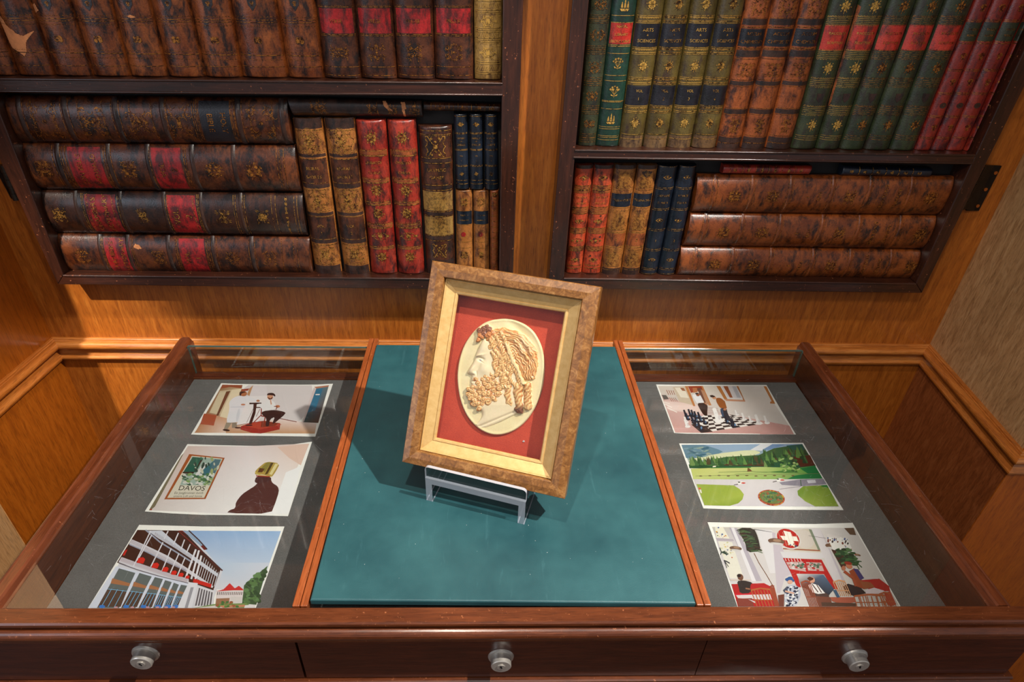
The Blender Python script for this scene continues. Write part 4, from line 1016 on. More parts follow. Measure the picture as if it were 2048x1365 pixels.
def vnoise(f,seed):
    r=np.random.RandomState(seed); g=r.rand(60,60); u=(X*f)%58; v=(Y*f)%58; i=u.astype(int); j=v.astype(int); a=u-i; b=v-j; a=a*a*(3-2*a); b=b*b*(3-2*b)
    return (g[j,i]*(1-a)*(1-b)+g[j,i+1]*a*(1-b)+g[j+1,i]*(1-a)*b+g[j+1,i+1]*a*b)
def infl(S,r,h): 
    k=np.clip(S/r,0,1); return h*np.sqrt(1-(1-k)**2)
def gau(cx,cy,rx,ry,a=0):
    c,s=math.cos(a),math.sin(a); u=(X-cx)*c+(Y-cy)*s; v=-(X-cx)*s+(Y-cy)*c; return np.exp(-(u/rx)**2-(v/ry)**2)
H=22*np.ones(X.shape)                       # plaque body
H-= 14*gau(720,230,190,45,.75)*1.0           # hollow behind the crown
H-= 6*gau(150,500,60,300,.15)
H+= 5*np.exp(-((SO-14)/16)**2)
H*=np.sqrt(np.clip(SO/16,0,1)*(2-np.clip(SO/16,0,1)))
cream=np.array(s2l((240,226,176))); pale=np.array(s2l((244,222,188))); tan=np.array(s2l((184,108,48))); tanhi=np.array(s2l((240,200,136))); brown=np.array(s2l((120,74,50))); warm=np.array(s2l((222,198,140)))
C=np.ones(X.shape+(3,))*cream
nz=vnoise(.012,5)[...,None]; C=C*(1-.5*nz)+warm*(.5*nz)
LAB=np.zeros(X.shape,int)
# face and neck
face=smooth([(352,285),(325,315),(305,355),(288,395),(268,430),(262,455),(256,480),(240,520),(215,560),(190,598),(174,628),(176,645),(196,652),(216,660),(220,676),(213,690),(222,706),(212,722),(210,738),(222,750),(215,765),(206,785),(190,800),(195,850),(260,930),(300,1000),(325,1030),(326,1075),(300,1120),(250,1170),(330,1200),(480,1150),(620,1080),(760,1010),(760,900),(720,800),(700,600),(600,400),(470,280)],1)
S=sdpoly(face); m=S>0
fh=infl(S,46,30)
fh-= 17*gau(318,500,34,20,.25); fh+=12*gau(300,462,52,13,-.28); fh+=12*gau(318,506,18,11,.35); fh-=6*gau(322,524,26,5,.5); fh-=7*gau(318,486,28,5,.3)
fh+=14*gau(222,600,16,46,.62); fh+=8*gau(250,640,20,15); fh-=8*gau(273,640,8,22,-.1); fh-=8*gau(232,660,16,6)
fh+=15*gau(360,600,58,64); fh-=9*gau(290,585,18,60,.5)
fh+=7*gau(230,704,22,9); fh+=8*gau(228,744,18,9); fh-=9*gau(222,722,30,5); fh-=5*gau(225,768,24,7)
fh+=9*gau(340,380,60,70)
neckz=np.clip((Y-960)/240,0,1); fh*= (1-.75*neckz)
fh+= 10*gau(470,1080,160,60,-.35)*neckz; fh-=8*np.exp(-((Y-(1180-.42*(X-300)))/14)**2)*(X>250)*(Y>1000)
H=np.where(m,H+np.maximum(fh,0),H); LAB[m&(Y<1000)]=1; C[m]=pale*.55+cream*.45
C[m]*= 1
eye=gau(314,508,13,8,.35)>.45; C[eye]=np.array(s2l((190,180,178))); eye=gau(308,506,5,6,.2)>.5; C[eye]=np.array(s2l((120,104,110)))
C[gau(300,464,46,7,-.28)>.55]=np.array(s2l((206,178,140)))
X0g,Y0g=X,Y; X=X+20*(vnoise(.03,21)-.5)+3*(vnoise(.09,22)-.5); Y=Y+20*(vnoise(.03,23)-.5)+3*(vnoise(.09,24)-.5)
# hair cap with combed waves
cap=smooth([(350,300),(400,240),(470,185),(560,178),(650,198),(730,236),(800,290),(845,350),(878,420),(890,500),(886,580),(870,640),(856,700),(800,715),(748,715),(700,640),(640,540),(560,420),(500,350),(430,330)],2)
S=sdpoly(cap); m=S>0
R=np.sqrt(((X-560)*1.0)**2+((Y-640)*.92)**2); wob=28*vnoise(.02,7)+16*vnoise(.045,8)
ph=(R+wob+.12*X)*2*math.pi/27
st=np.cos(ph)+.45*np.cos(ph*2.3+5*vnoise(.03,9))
hh=infl(S,70,34)+5.0*st
lock=gau(760,400,90,120,-.5); hh+=lock*14*np.sin((X*.75-Y*.55+40*vnoise(.012,11))*2*math.pi/78)
H=np.where(m,22+hh,H); LAB[m]=2
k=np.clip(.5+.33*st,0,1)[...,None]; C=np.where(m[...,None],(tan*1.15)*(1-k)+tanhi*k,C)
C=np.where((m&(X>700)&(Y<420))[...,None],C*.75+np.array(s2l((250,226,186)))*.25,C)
# curls
def curl(cx,cy,r,h,ang=0,turns=1.6,base=None,colr=None,lab=2,sq=1.0):
    global H,LAB,C
    dx=X-cx; dy=(Y-cy)/sq; rr=np.sqrt(dx*dx+dy*dy); m=rr<r
    th=np.arctan2(dy,dx); q=rr/r
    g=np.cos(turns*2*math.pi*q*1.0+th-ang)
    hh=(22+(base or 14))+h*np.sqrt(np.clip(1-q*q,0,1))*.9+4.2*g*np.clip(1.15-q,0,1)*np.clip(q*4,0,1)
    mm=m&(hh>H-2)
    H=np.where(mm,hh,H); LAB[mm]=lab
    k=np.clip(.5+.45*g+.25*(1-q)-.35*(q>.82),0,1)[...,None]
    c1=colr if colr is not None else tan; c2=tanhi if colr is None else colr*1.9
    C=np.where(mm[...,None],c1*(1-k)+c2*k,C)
def rope(pts,r,h,base,freq=26,lab=2,tip=None,rt=None):
    """twisted ringlet along a polyline"""
    global H,LAB,C
    P=np.array(pts,float); L=0
    best=np.full(X.shape,1e9); al=np.zeros(X.shape); si=np.zeros(X.shape); 
    for i in range(len(P)-1):
        a=P[i]; e=P[i+1]-a; l=np.hypot(*e); w0=X-a[0]; w1=Y-a[1]; tt=np.clip((w0*e[0]+w1*e[1])/(l*l),0,1)
        d=np.hypot(w0-e[0]*tt,w1-e[1]*tt); mm=d<best; best=np.where(mm,d,best); al=np.where(mm,L+l*tt,al); si=np.where(mm,(w0*e[1]-w1*e[0])/l,si); L+=l
    rad=r+((rt or r)-r)*al/L; q=best/rad; m=q<1
    g=np.cos((al+si*.9)*2*math.pi/freq)
    hh=22+base+h*np.sqrt(np.clip(1-q*q,0,1))+3.6*g*np.clip(1.2-q,0,1)
    mm=m&(hh>H-1); H=np.where(mm,hh,H); LAB[mm]=lab
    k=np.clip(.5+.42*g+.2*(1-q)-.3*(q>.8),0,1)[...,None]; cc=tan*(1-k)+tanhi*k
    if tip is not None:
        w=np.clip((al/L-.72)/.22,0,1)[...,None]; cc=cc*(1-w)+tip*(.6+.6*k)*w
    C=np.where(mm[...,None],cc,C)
# side hair falling from temple to nape
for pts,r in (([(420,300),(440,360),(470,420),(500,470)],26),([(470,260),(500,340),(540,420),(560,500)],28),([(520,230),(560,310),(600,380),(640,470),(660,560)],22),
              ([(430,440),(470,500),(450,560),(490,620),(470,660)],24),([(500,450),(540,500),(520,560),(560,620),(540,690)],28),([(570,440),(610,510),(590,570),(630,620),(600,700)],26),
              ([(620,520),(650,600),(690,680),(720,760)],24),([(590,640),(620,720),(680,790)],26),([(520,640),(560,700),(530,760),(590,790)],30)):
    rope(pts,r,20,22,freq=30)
# fillet / ribbon
a=np.array([575,360.]); e=np.array([748,742.])-a; l=np.hypot(*e); tt=np.clip(((X-a[0])*e[0]+(Y-a[1])*e[1])/(l*l),0,1); d=np.hypot(X-a[0]-e[0]*tt,Y-a[1]-e[1]*tt); m=d<15
H=np.where(m,22+44+4*np.sqrt(np.clip(1-(d/15)**2,0,1)),H); LAB[m]=2; C=np.where(m[...,None],tanhi*.6+cream*.4,C)
# ringlets
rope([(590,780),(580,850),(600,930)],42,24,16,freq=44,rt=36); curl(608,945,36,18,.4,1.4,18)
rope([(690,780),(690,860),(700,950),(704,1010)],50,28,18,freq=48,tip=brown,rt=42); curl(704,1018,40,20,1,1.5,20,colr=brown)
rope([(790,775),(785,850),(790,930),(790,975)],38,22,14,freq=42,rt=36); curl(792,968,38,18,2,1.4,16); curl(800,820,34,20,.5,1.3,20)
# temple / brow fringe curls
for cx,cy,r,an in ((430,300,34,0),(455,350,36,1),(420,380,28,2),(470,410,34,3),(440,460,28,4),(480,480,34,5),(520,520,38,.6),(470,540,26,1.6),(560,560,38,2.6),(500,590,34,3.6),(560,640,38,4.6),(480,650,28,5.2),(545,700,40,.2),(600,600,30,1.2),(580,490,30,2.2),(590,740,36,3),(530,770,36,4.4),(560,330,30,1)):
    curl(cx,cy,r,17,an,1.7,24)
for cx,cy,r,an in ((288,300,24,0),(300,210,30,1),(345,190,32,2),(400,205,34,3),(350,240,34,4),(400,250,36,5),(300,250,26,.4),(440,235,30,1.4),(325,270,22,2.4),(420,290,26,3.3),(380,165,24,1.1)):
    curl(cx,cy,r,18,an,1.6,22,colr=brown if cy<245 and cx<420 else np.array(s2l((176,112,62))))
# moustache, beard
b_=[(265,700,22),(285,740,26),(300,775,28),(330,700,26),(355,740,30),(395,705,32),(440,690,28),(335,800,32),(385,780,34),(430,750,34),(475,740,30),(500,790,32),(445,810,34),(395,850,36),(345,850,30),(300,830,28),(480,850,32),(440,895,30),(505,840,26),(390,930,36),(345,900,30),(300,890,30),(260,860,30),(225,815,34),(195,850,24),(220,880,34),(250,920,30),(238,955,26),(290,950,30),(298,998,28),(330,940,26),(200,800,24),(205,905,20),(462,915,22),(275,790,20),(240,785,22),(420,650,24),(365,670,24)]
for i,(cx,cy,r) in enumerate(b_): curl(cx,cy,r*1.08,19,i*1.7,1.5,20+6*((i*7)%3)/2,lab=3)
X,Y=X0g,Y0g
H=np.where(SO>0,H,0)
# light smoothing
for _ in range(1):
    H=(H*4+np.roll(H,1,0)+np.roll(H,-1,0)+np.roll(H,1,1)+np.roll(H,-1,1))/8
C+= (vnoise(.1,12)[...,None]-.5)*.05; C=np.clip(C,0.01,1)
US=.000136*k_*1.0   # metres per unit of height
gyy,gxx=np.gradient(SO,gy,gx); gn=np.hypot(gxx,gyy)+1e-6; near=(SO<0)&(SO>-9)
XX=np.where(near,X+(-SO)*gxx/gn,X); YY=np.where(near,Y+(-SO)*gyy/gn,Y); ins=SO>-4.4
# map grid points on the cloth plane
base=np.zeros(X.shape+(3,))
for j in range(NYg):
    for i in range(NXg):
        base[j,i]=hitpl((900+XX[j,i]/5.057,620+YY[j,i]/5.057),FO+fn*(DP0+.004),fn)
Pts=base+fn[None,None,:]*((H*US)[...,None]-.0038)

def cam_part(name,mask,parent):
    idx={}; v=[]; f=[]; cc=[]
    for j in range(NYg-1):
        for i in range(NXg-1):
            q=((j,i),(j,i+1),(j+1,i+1),(j+1,i))
            if not all(ins[a] for a in q): continue
            if not mask[j,i]: continue
            fa=[]
            for a in q:
                if a not in idx: idx[a]=len(v); v.append(Pts[a])
                fa.append(idx[a])
            f.append(fa[::-1]); cc.append([tuple(C[a]) for a in q][::-1])
    mb=MB(); mb.v=[tuple(p) for p in v]; mb.f=f; mb.mi=[0]*len(f); mb.sm=[True]*len(f); mb.c=cc
    return obj(name,mb,M['shell'],parent,recalc=False)
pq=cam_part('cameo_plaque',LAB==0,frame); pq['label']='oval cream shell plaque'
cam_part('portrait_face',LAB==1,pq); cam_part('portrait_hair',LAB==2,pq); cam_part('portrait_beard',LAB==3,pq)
# ------------------------------------------------------------------ six colour prints lying on the felt (flat things; the pictures are inlaid colour areas)
def smo(P):
    Q=[]
    for a,b in zip(P,P[1:]+P[:1]): Q+=[(a[0]*.78+b[0]*.22,a[1]*.78+b[1]*.22),(a[0]*.22+b[0]*.78,a[1]*.22+b[1]*.78)]
    return tuple(Q)
class Print:
    def __init__(s,paper,crop,label):
        s.x0,s.y0,s.k=crop; s.z=ZF+.0004; s.n=0; s.mb=MB()
        pts=[s.px(p) for p in paper]
        W=[hz(*p,ZF+.0002) for p in pts]; mb=MB(); mb.prism([tuple(w) for w in W],(0,0,.00025))
        s.paper=obj('photo_print',mb,M['white'],None); tag(s.paper,label,'photograph','colour prints in the vitrine')
    def px(s,p): return (s.x0+p[0]/s.k,s.y0+p[1]/s.k)
    def W(s,p,z): q=s.px(p); return tuple(hz(q[0],q[1],z))
    def nz(s): s.n+=1; return ZF+.00047+.0000014*s.n
    def h(s,c,*pts): s.a(c,*pts,hard=True)
    def a(s,c,*pts,hard=False):
        if not hard and len(pts)>=7 and not isinstance(c[0],tuple): pts=smo(pts)
        z=s.nz(); c=s2l(c) if not isinstance(c[0],tuple) else [s2l(c[int(i*len(c)/len(pts))]) for i in range(len(pts))]; s.mb.poly([s.W(p,z) for p in pts],0,c)
    def e(s,c,cx,cy,rx,ry,rot=0,n=14,shx=0):
        z=s.nz(); co,si=math.cos(rot),math.sin(rot); pts=[]
        for i in range(n):
            t=2*math.pi*i/n; u,v=rx*math.cos(t),ry*math.sin(t); pts.append((cx+u*co-v*si-shx*(u*si+v*co),cy+u*si+v*co))
        s.mb.poly([s.W(p,z) for p in pts],0,s2l(c))
    def l(s,c,w,*pts):
        z=s.nz(); c=s2l(c)
        for p,q in zip(pts,pts[1:]):
            dx,dy=q[0]-p[0],q[1]-p[1]; L=math.hypot(dx,dy) or 1; nx,ny=-dy/L*w/2,dx/L*w/2
            s.mb.poly([s.W(r,z) for r in ((p[0]+nx,p[1]+ny),(q[0]+nx,q[1]+ny),(q[0]-nx,q[1]-ny),(p[0]-nx,p[1]-ny))],0,c)
    def t(s,c,text,o,ex,ey,shear=0):
        v,f=text_polys(text,shear); z=s.nz(); c=s2l(c)
        for fa in f: s.mb.poly([s.W((o[0]+v[i][0]*ex[0]+v[i][1]*ey[0],o[1]+v[i][0]*ex[1]+v[i][1]*ey[1]),z) for i in fa],0,c)
    def done(s): return obj('picture',s.mb,M['print'],s.paper,recalc=False)
def blotch(P,rnd,cols,pts,rx,ry,n,shx=0):
    for _ in range(n):
        # random point in the quad pts
        a,b=rnd.random(),rnd.random(); x=(1-a)*(1-b)*pts[0][0]+a*(1-b)*pts[1][0]+a*b*pts[2][0]+(1-a)*b*pts[3][0]; y=(1-a)*(1-b)*pts[0][1]+a*(1-b)*pts[1][1]+a*b*pts[2][1]+(1-a)*b*pts[3][1]
        k=rnd.uniform(.5,1.3); P.e(rnd.choice(cols),x,y,rx*k,ry*k,rnd.uniform(-.4,.4),7,shx)
rnd=random.Random(21)
# --- 1: two men, one in a white coat, one seated
P=Print([(478,80),(700,90),(1100,97),(1500,100),(1750,98),(1955,86),(1840,430),(1722,786),(1500,782),(1000,776),(600,772),(300,768),(80,758)],(370,755,6.606),'colour print of a white-coated man beside a seated bearded man')
P.a([(150,110,72),(196,170,134),(196,176,152),(150,100,70)],(495,98),(760,103),(640,400),(130,735))
P.a((212,204,206),(760,103),(1100,106),(1500,110),(1725,108),(1560,600),(1300,560),(1240,640),(600,640),(560,520))
P.a((150,78,50),(493,98),(760,104),(748,150),(600,130),(470,150))
P.a((198,178,148),(460,180),(760,150),(640,520),(320,470)); P.a((110,66,42),(540,190),(600,180),(440,510),(410,505)); P.a((206,190,160),(460,200),(545,190),(420,490),(330,465))
P.a((226,210,180),(620,165),(750,150),(560,545),(460,520))
P.a([(190,130,96),(206,160,126),(222,196,180),(180,130,90)],(300,480),(560,545),(540,735),(125,735)); P.a((170,84,56),(250,480),(420,500),(380,640),(200,620))
P.a([(206,170,140),(226,206,200),(228,210,206),(196,150,112),(190,140,100)],(540,600),(1300,560),(1740,610),(1715,745),(540,738))
P.a((218,210,214),(915,104),(1080,106),(1080,300),(800,300)); P.a((228,222,224),(830,250),(1180,240),(960,600),(680,635))
P.a((150,60,38),(745,160),(850,148),(830,178),(740,185)); P.a((188,140,100),(850,150),(900,106),(850,250),(820,230))
P.a([(60,120,148),(96,112,116),(92,60,44),(70,84,84)],(1740,140),(1900,110),(1760,605),(1560,595)); P.a((44,110,142),(1735,150),(1820,150),(1720,440),(1610,470)); P.a((176,120,96),(1705,128),(1905,105),(1895,125),(1735,150)); P.a((228,222,220),(1728,222),(1782,222),(1776,236),(1722,236)); P.a((206,190,190),(1700,140),(1735,150),(1570,590),(1550,590))
P.l((120,46,34),9,(1250,545),(1475,590)); P.l((120,50,38),5,(680,635),(830,610))
P.h((156,48,38),(740,650),(860,600),(1050,575),(1260,610),(1250,690),(1000,745),(880,735),(730,690)); P.a((178,66,46),(770,640),(900,600),(1050,590),(1280,625),(1000,690)); P.a((130,52,32),(1010,580),(1240,605),(1180,650),(1000,660))
# white-coat man
P.a((222,220,226),(640,270),(720,240),(830,250),(960,300),(960,325),(800,320),(800,380),(740,480),(720,590),(620,600),(540,600),(590,420),(580,330)); P.a((206,206,216),(600,390),(790,380),(780,400),(600,402)); P.e((206,206,214),700,500,20,90,.2)
P.a((150,136,118),(545,598),(620,600),(560,690),(510,690)); P.a((140,126,110),(620,600),(680,598),(690,670),(620,670)); P.e((60,34,26),545,700,48,14,.1); P.e((70,36,30),700,668,44,10,0)
P.e((176,110,72),770,215,50,38,.1); P.a((64,34,26),(720,200),(735,185),(800,190),(800,200),(745,215),(740,250),(720,240)); P.e((182,116,78),965,312,24,14); P.e((190,126,96),768,362,30,12)
# machine
P.a((64,34,28),(905,350),(950,350),(930,480),(880,620),(840,620),(900,450)); P.l((58,34,30),20,(850,348),(940,345),(1010,345)); P.l((70,40,32),14,(930,400),(1080,400)); P.l((66,36,30),26,(1075,400),(1105,330)); P.l((110,84,76),5,(900,420),(815,600)); P.l((140,50,36),14,(1010,410),(1005,510),(1060,520),(1045,600)); P.l((140,50,36),12,(1005,500),(905,600)); P.e((60,30,26),845,635,50,10); P.l((120,60,40),6,(990,420),(940,520))
# seated man
P.a((226,224,226),(1070,310),(1130,300),(1190,330),(1200,430),(1020,445),(1010,400),(940,380),(960,350),(1060,350)); P.a((60,34,32),(1020,450),(1180,430),(1310,455),(1335,480),(1180,610),(1150,620),(1190,520),(1120,560),(1110,650),(1060,650),(1080,540),(1010,490)); P.e((190,120,84),1225,385,30,18); P.l((120,62,44),10,(1175,385),(1220,390),(1200,430)); P.e((206,150,120),1125,260,40,36); P.a((52,26,22),(1080,240),(1095,210),(1160,205),(1195,230),(1190,260),(1165,240),(1100,235)); P.a((96,48,34),(1090,262),(1130,280),(1160,255),(1150,290),(1110,298)); P.l((206,150,120),16,(1130,300),(1140,360))
P.done()
# --- 2: poster DAVOS and a dark silhouette
P=Print([(540,80),(900,92),(1300,100),(1650,95),(1958,52),(1820,480),(1684,900),(1300,890),(700,885),(350,868),(55,846)],(280,875,5.689),'colour print of a framed DAVOS poster and dark silhouette in golden headgear')
P.a([(206,186,178),(220,208,210),(220,196,184),(240,240,242),(226,220,226),(206,196,194)],(545,100),(1200,104),(1928,72),(1515,872),(980,870),(100,832))
P.a((220,190,176),(1560,110),(1925,76),(1830,320),(1700,240)); P.a((120,110,86),(470,210),(500,180),(170,790),(120,832),(100,832))
P.a((238,238,240),(1660,400),(1830,330),(1690,872),(1500,872),(1590,600))
P.a((158,84,40),(560,192),(965,235),(745,705),(275,708)); P.a((206,200,184),(590,212),(940,245),(730,690),(310,690))
P.a((150,170,160),(590,222),(928,252),(800,548),(455,545))
P.a((40,92,76),(600,225),(720,235),(640,400),(490,400)); P.a((60,44,34),(690,260),(720,250),(600,425),(480,410),(490,395),(620,395)); P.a((208,206,206),(720,290),(760,300),(700,420),(620,440)); P.a((56,104,116),(760,330),(850,260),(820,380),(760,430),(640,450)); P.a((80,110,120),(850,250),(920,256),(850,420),(780,400)); P.a((206,210,196),(800,400),(850,410),(800,520),(740,500))
blotch(P,rnd,[(70,110,70),(120,150,90),(196,196,180),(60,90,70),(150,160,120),(200,200,196)],[(500,420),(840,420),(770,545),(460,540)],26,14,60)
blotch(P,rnd,[(150,160,110),(60,110,90),(190,190,170),(50,70,60)],[(640,230),(920,256),(860,420),(600,380)],14,26,22)
P.t((56,50,40),'DAVOS',(590,583),(92,2),(28,-78)); P.t((90,86,74),'Ein Jungbrunnen durch',(556,635),(36,0),(12,-36)); P.t((90,86,74),'unsere Luft und Sonne',(545,672),(36,0),(12,-32))
P.a((84,48,44),(1340,520),(1400,470),(1490,480),(1505,520),(1570,560),(1582,620),(1540,750),(1490,872),(985,865),(1020,830),(1085,810),(1090,740),(1160,650),(1250,590),(1300,560)); P.a((76,44,42),(1320,450),(1400,440),(1490,455),(1495,490),(1400,520),(1340,528),(1302,510))
P.a((176,150,74),(1440,275),(1595,298),(1540,400),(1500,455),(1400,425),(1310,430),(1308,390),(1350,345)); P.a((84,64,30),(1490,290),(1520,292),(1450,420),(1420,425)); P.a((134,124,60),(1445,285),(1490,290),(1420,400),(1370,360)); P.a((220,206,150),(1540,300),(1575,304),(1500,430),(1470,420)); P.l((212,190,110),8,(1310,400),(1350,430),(1500,450)); P.a((96,60,36),(1360,350),(1420,360),(1390,400),(1340,400)); P.l((150,50,40),12,(1320,440),(1480,450))
P.e((150,50,36),125,824,12,8)
P.done()
# --- 3: sanatorium with balconies
P=Print([(578,52),(1200,68),(1994,68),(1880,400),(1715,862),(1670,990),(0,990),(80,862)],(160,1040,4.876),'colour print of a white balconied sanatorium under blue sky, lowest left')
P.a([(150,176,210),(140,172,214),(150,182,222),(196,206,224),(206,212,224)],(560,100),(1080,108),(1960,112),(1800,560),(1000,560))
P.a([(176,196,220),(200,206,222),(206,206,216),(206,206,216)],(1300,420),(1850,420),(1760,700),(1300,680))
P.h((206,206,216),(560,100),(1060,108),(1390,500),(1310,760),(1300,862),(90,862),(130,800),(400,400))   # facade ground tone
P.a((66,40,32),(560,100),(1010,108),(1370,490),(1300,690),(1040,600),(360,420))
# storeys: bands of railings
def rail(pts_top,pts_bot,c=(206,204,214)):
    P.h(c,*pts_top,*pts_bot[::-1])
rail([(500,190),(640,250),(850,350),(1040,470),(1300,650)],[(480,235),(620,300),(830,400),(1020,500),(1290,668)])
rail([(700,108),(800,108),(950,240),(1130,370),(1350,530)],[(660,108),(760,180),(930,280),(1110,400),(1340,560)],(196,200,214))
rail([(405,365),(560,420),(800,500),(1060,580)],[(375,415),(540,475),(790,545),(1060,610)])
P.l((110,104,116),10,(380,425),(560,490),(800,560),(1060,622)); P.l((150,156,176),14,(640,100),(780,220),(960,330),(1100,420)); P.l((150,156,176),12,(480,240),(640,310),(830,405),(1040,500))
for i in range(70):
    f=i/70; x=410+650*f; y=372+212*f; P.l((130,110,120) if i%2 else (150,90,90),3,(x,y),(x-18,y+34))
for i in range(60):
    f=i/60; x=500+540*f; y=195+285*f**1.05; P.l((140,120,128),3,(x,y),(x-14,y+30))
for i in range(36):
    f=i/36; x=740+380*f; y=125+250*f; P.l((140,120,128),3,(x,y),(x-10,y+26))
for p,q in (((690,110),(520,460)),((700,150),(560,400)),((810,220),(690,460)),((890,280),(800,500)),((965,330),(880,520)),((1025,370),(950,545)),((860,110),(820,190)),((960,130),(910,245)),((1020,195),(985,290)),((1075,240),(1035,330))):
    P.l((214,212,222),11,p,q)
for p,q in (((1130,290),(1030,570)),((1160,300),(1085,580)),((1185,350),(1120,600))): P.l((218,216,224),18,p,q)
for i in range(9): x=1215+i*19; P.l((206,206,216),6,(x,370+i*20),(x-75+i*5,610+i*6))
P.h((110,40,36),(960,106),(1030,106),(1240,290),(1210,296),(1160,240),(1050,150)); P.a((140,164,190),(1000,108),(1060,108),(1200,240),(1180,260)); P.l((70,44,42),12,(1060,106),(1160,200),(1240,290)); P.l((96,46,40),14,(1130,262),(1200,320),(1300,420),(1390,498)); P.l((60,44,46),9,(1200,316),(1385,492)); P.l((130,50,44),8,(960,110),(1130,262))
for x,y,r in ((595,400,42),(735,450,38),(832,488,34),(916,520,30),(985,540,28),(1048,562,22)): P.a((206,44,34),(x-r,y+r*.5),(x-r*.6,y-r*.6),(x+r*.5,y-r*.8),(x+r,y-r*.3),(x+r*.5,y+r*.7))
P.a((196,44,36),(1110,575),(1285,630),(1275,665),(1100,610)); P.a((196,44,36),(465,290),(435,350),(415,350),(440,300))
# arcade
P.a((206,212,230),(350,455),(1060,625),(1050,862),(80,862)); 
arc=[((380,475),(540,520),(380,862),(165,862)),((580,520),(700,555),(540,862),(400,862)),((730,560),(810,580),(690,862),(570,862)),((830,590),(895,610),(785,862),(712,862)),((915,615),(965,635),(870,862),(810,862)),((985,635),(1045,645),(940,862),(890,862))]
for i,q in enumerate(arc):
    P.a((96,104,104),*q); a_,b_,c_,d_=q
    P.a((164,110,76),(a_[0]*.7+d_[0]*.3,a_[1]*.75+d_[1]*.25),(b_[0]*.7+c_[0]*.3,b_[1]*.7+c_[1]*.3),(b_[0]*.62+c_[0]*.38,b_[1]*.62+c_[1]*.38),(a_[0]*.62+d_[0]*.38,a_[1]*.62+d_[1]*.38))
    P.a((84,66,56),(a_[0]*.5+d_[0]*.5,a_[1]*.5+d_[1]*.5),(b_[0]*.5+c_[0]*.5,b_[1]*.5+c_[1]*.5),(c_[0]*.9+b_[0]*.1,c_[1]*.97+b_[1]*.03),(d_[0]*.97+a_[0]*.03,d_[1]*.97+a_[1]*.03))
    for f in (.2,.5,.8): P.l((112,168,206),6,((a_[0]*(1-f)+b_[0]*f)*.5+(d_[0]*(1-f)+c_[0]*f)*.5,(a_[1]*(1-f)+b_[1]*f)*.5+(d_[1]*(1-f)+c_[1]*f)*.5),(d_[0]*(1-f)+c_[0]*f,850))
    P.l((120,176,210),6,(a_[0]*.48+d_[0]*.52,a_[1]*.48+d_[1]*.52),(b_[0]*.48+c_[0]*.52,b_[1]*.48+c_[1]*.52))
    P.e((60,120,200),d_[0]+50,848,30,16); P.e((196,150,160),c_[0]-30,855,20,8)
P.a((216,216,226),(1060,610),(1150,620),(1090,862),(950,862)); P.a((150,150,160),(1080,660),(1110,660),(1050,862),(1020,862)); P.a((214,212,220),(1150,650),(1310,700),(1290,830),(1110,862))
for i in range(6): P.a((96,92,98),(1160+i*24,665+i*8),(1174+i*24,670+i*8),(1138+i*28,840),(1120+i*28,842))
# pavilion, trees, ground
P.a((216,206,208),(1330,690),(1600,680),(1575,820),(1320,830)); P.h((196,50,48),(1330,700),(1400,680),(1460,620),(1510,670),(1550,645),(1600,690),(1490,690)); 
for i in range(14): P.l((84,70,66),7,(1345+i*18,705),(1340+i*18,735))
P.a((150,110,84),(1330,770),(1460,765),(1450,830),(1320,830)); P.a((206,200,200),(1470,750),(1580,750),(1570,830),(1465,830))
P.a([(64,90,58),(74,104,64),(60,84,56),(70,96,60)],(1600,640),(1830,450),(1720,830),(1580,820)); blotch(P,rnd,[(50,74,48),(84,116,70),(96,130,84),(60,84,56)],[(1640,600),(1820,470),(1730,820),(1590,820)],26,18,60)
P.a((110,140,80),(1110,862),(1300,825),(1620,815),(1700,862)); P.a((206,200,196),(1130,862),(1330,835),(1500,862)); P.a((190,130,96),(1340,840),(1600,830),(1640,850),(1400,862)); P.a((216,212,214),(1610,835),(1715,830),(1705,862),(1600,862)); blotch(P,rnd,[(70,110,60),(90,130,70),(150,90,60)],[(1360,790),(1470,800),(1560,850),(1330,850)],16,10,18)
P.done()
# --- 4: outdoor chess
P=Print([(82,66),(500,72),(1000,72),(1590,73),(1780,400),(1992,748),(1500,746),(900,742),(500,738),(330,728),(200,380)],(1300,760,6.827),'colour print of two men playing giant outdoor chess, top right in the vitrine')
P.a([(206,196,186),(220,214,212),(222,214,210),(206,198,194),(196,184,180)],(110,85),(700,82),(1560,86),(1700,330),(1900,630),(200,330))
P.a([(206,176,170),(214,180,176),(196,150,142),(186,140,134),(196,150,146)],(150,200),(700,400),(1640,580),(1960,745),(345,722)); P.a((196,150,146),(1640,578),(1905,628),(1965,745),(1500,745)); P.a((220,196,190),(190,290),(600,330),(800,380),(700,470),(450,440),(270,420))
for p,q in (((230,380),(370,445)),((200,330),(300,380)),((170,300),(270,330))): P.l((232,222,216),12,p,q)
P.a((90,84,80),(160,208),(220,210),(260,265),(190,272)); 
for i in range(4): P.l((150,90,60),9,(225+i*30,140+i*2),(255+i*28,205)); P.l((130,90,70),7,(265+i*25,245),(300+i*25,295))
P.a((196,180,160),(310,100),(480,90),(590,350),(400,300)); P.a((222,212,196),(340,110),(460,105),(530,250),(420,240)); P.a((150,96,66),(410,110),(460,110),(485,155),(440,150))
P.h((184,118,66),(475,88),(720,84),(840,350),(800,350),(690,100),(520,100),(620,360),(590,360)); P.a((150,60,36),(520,92),(700,88),(720,140),(560,180)); P.a((110,70,56),(640,120),(690,110),(780,300),(740,330)); P.a((176,130,100),(690,130),(740,160),(820,340),(770,330)); P.a((176,110,70),(580,110),(640,110),(650,170),(590,180))
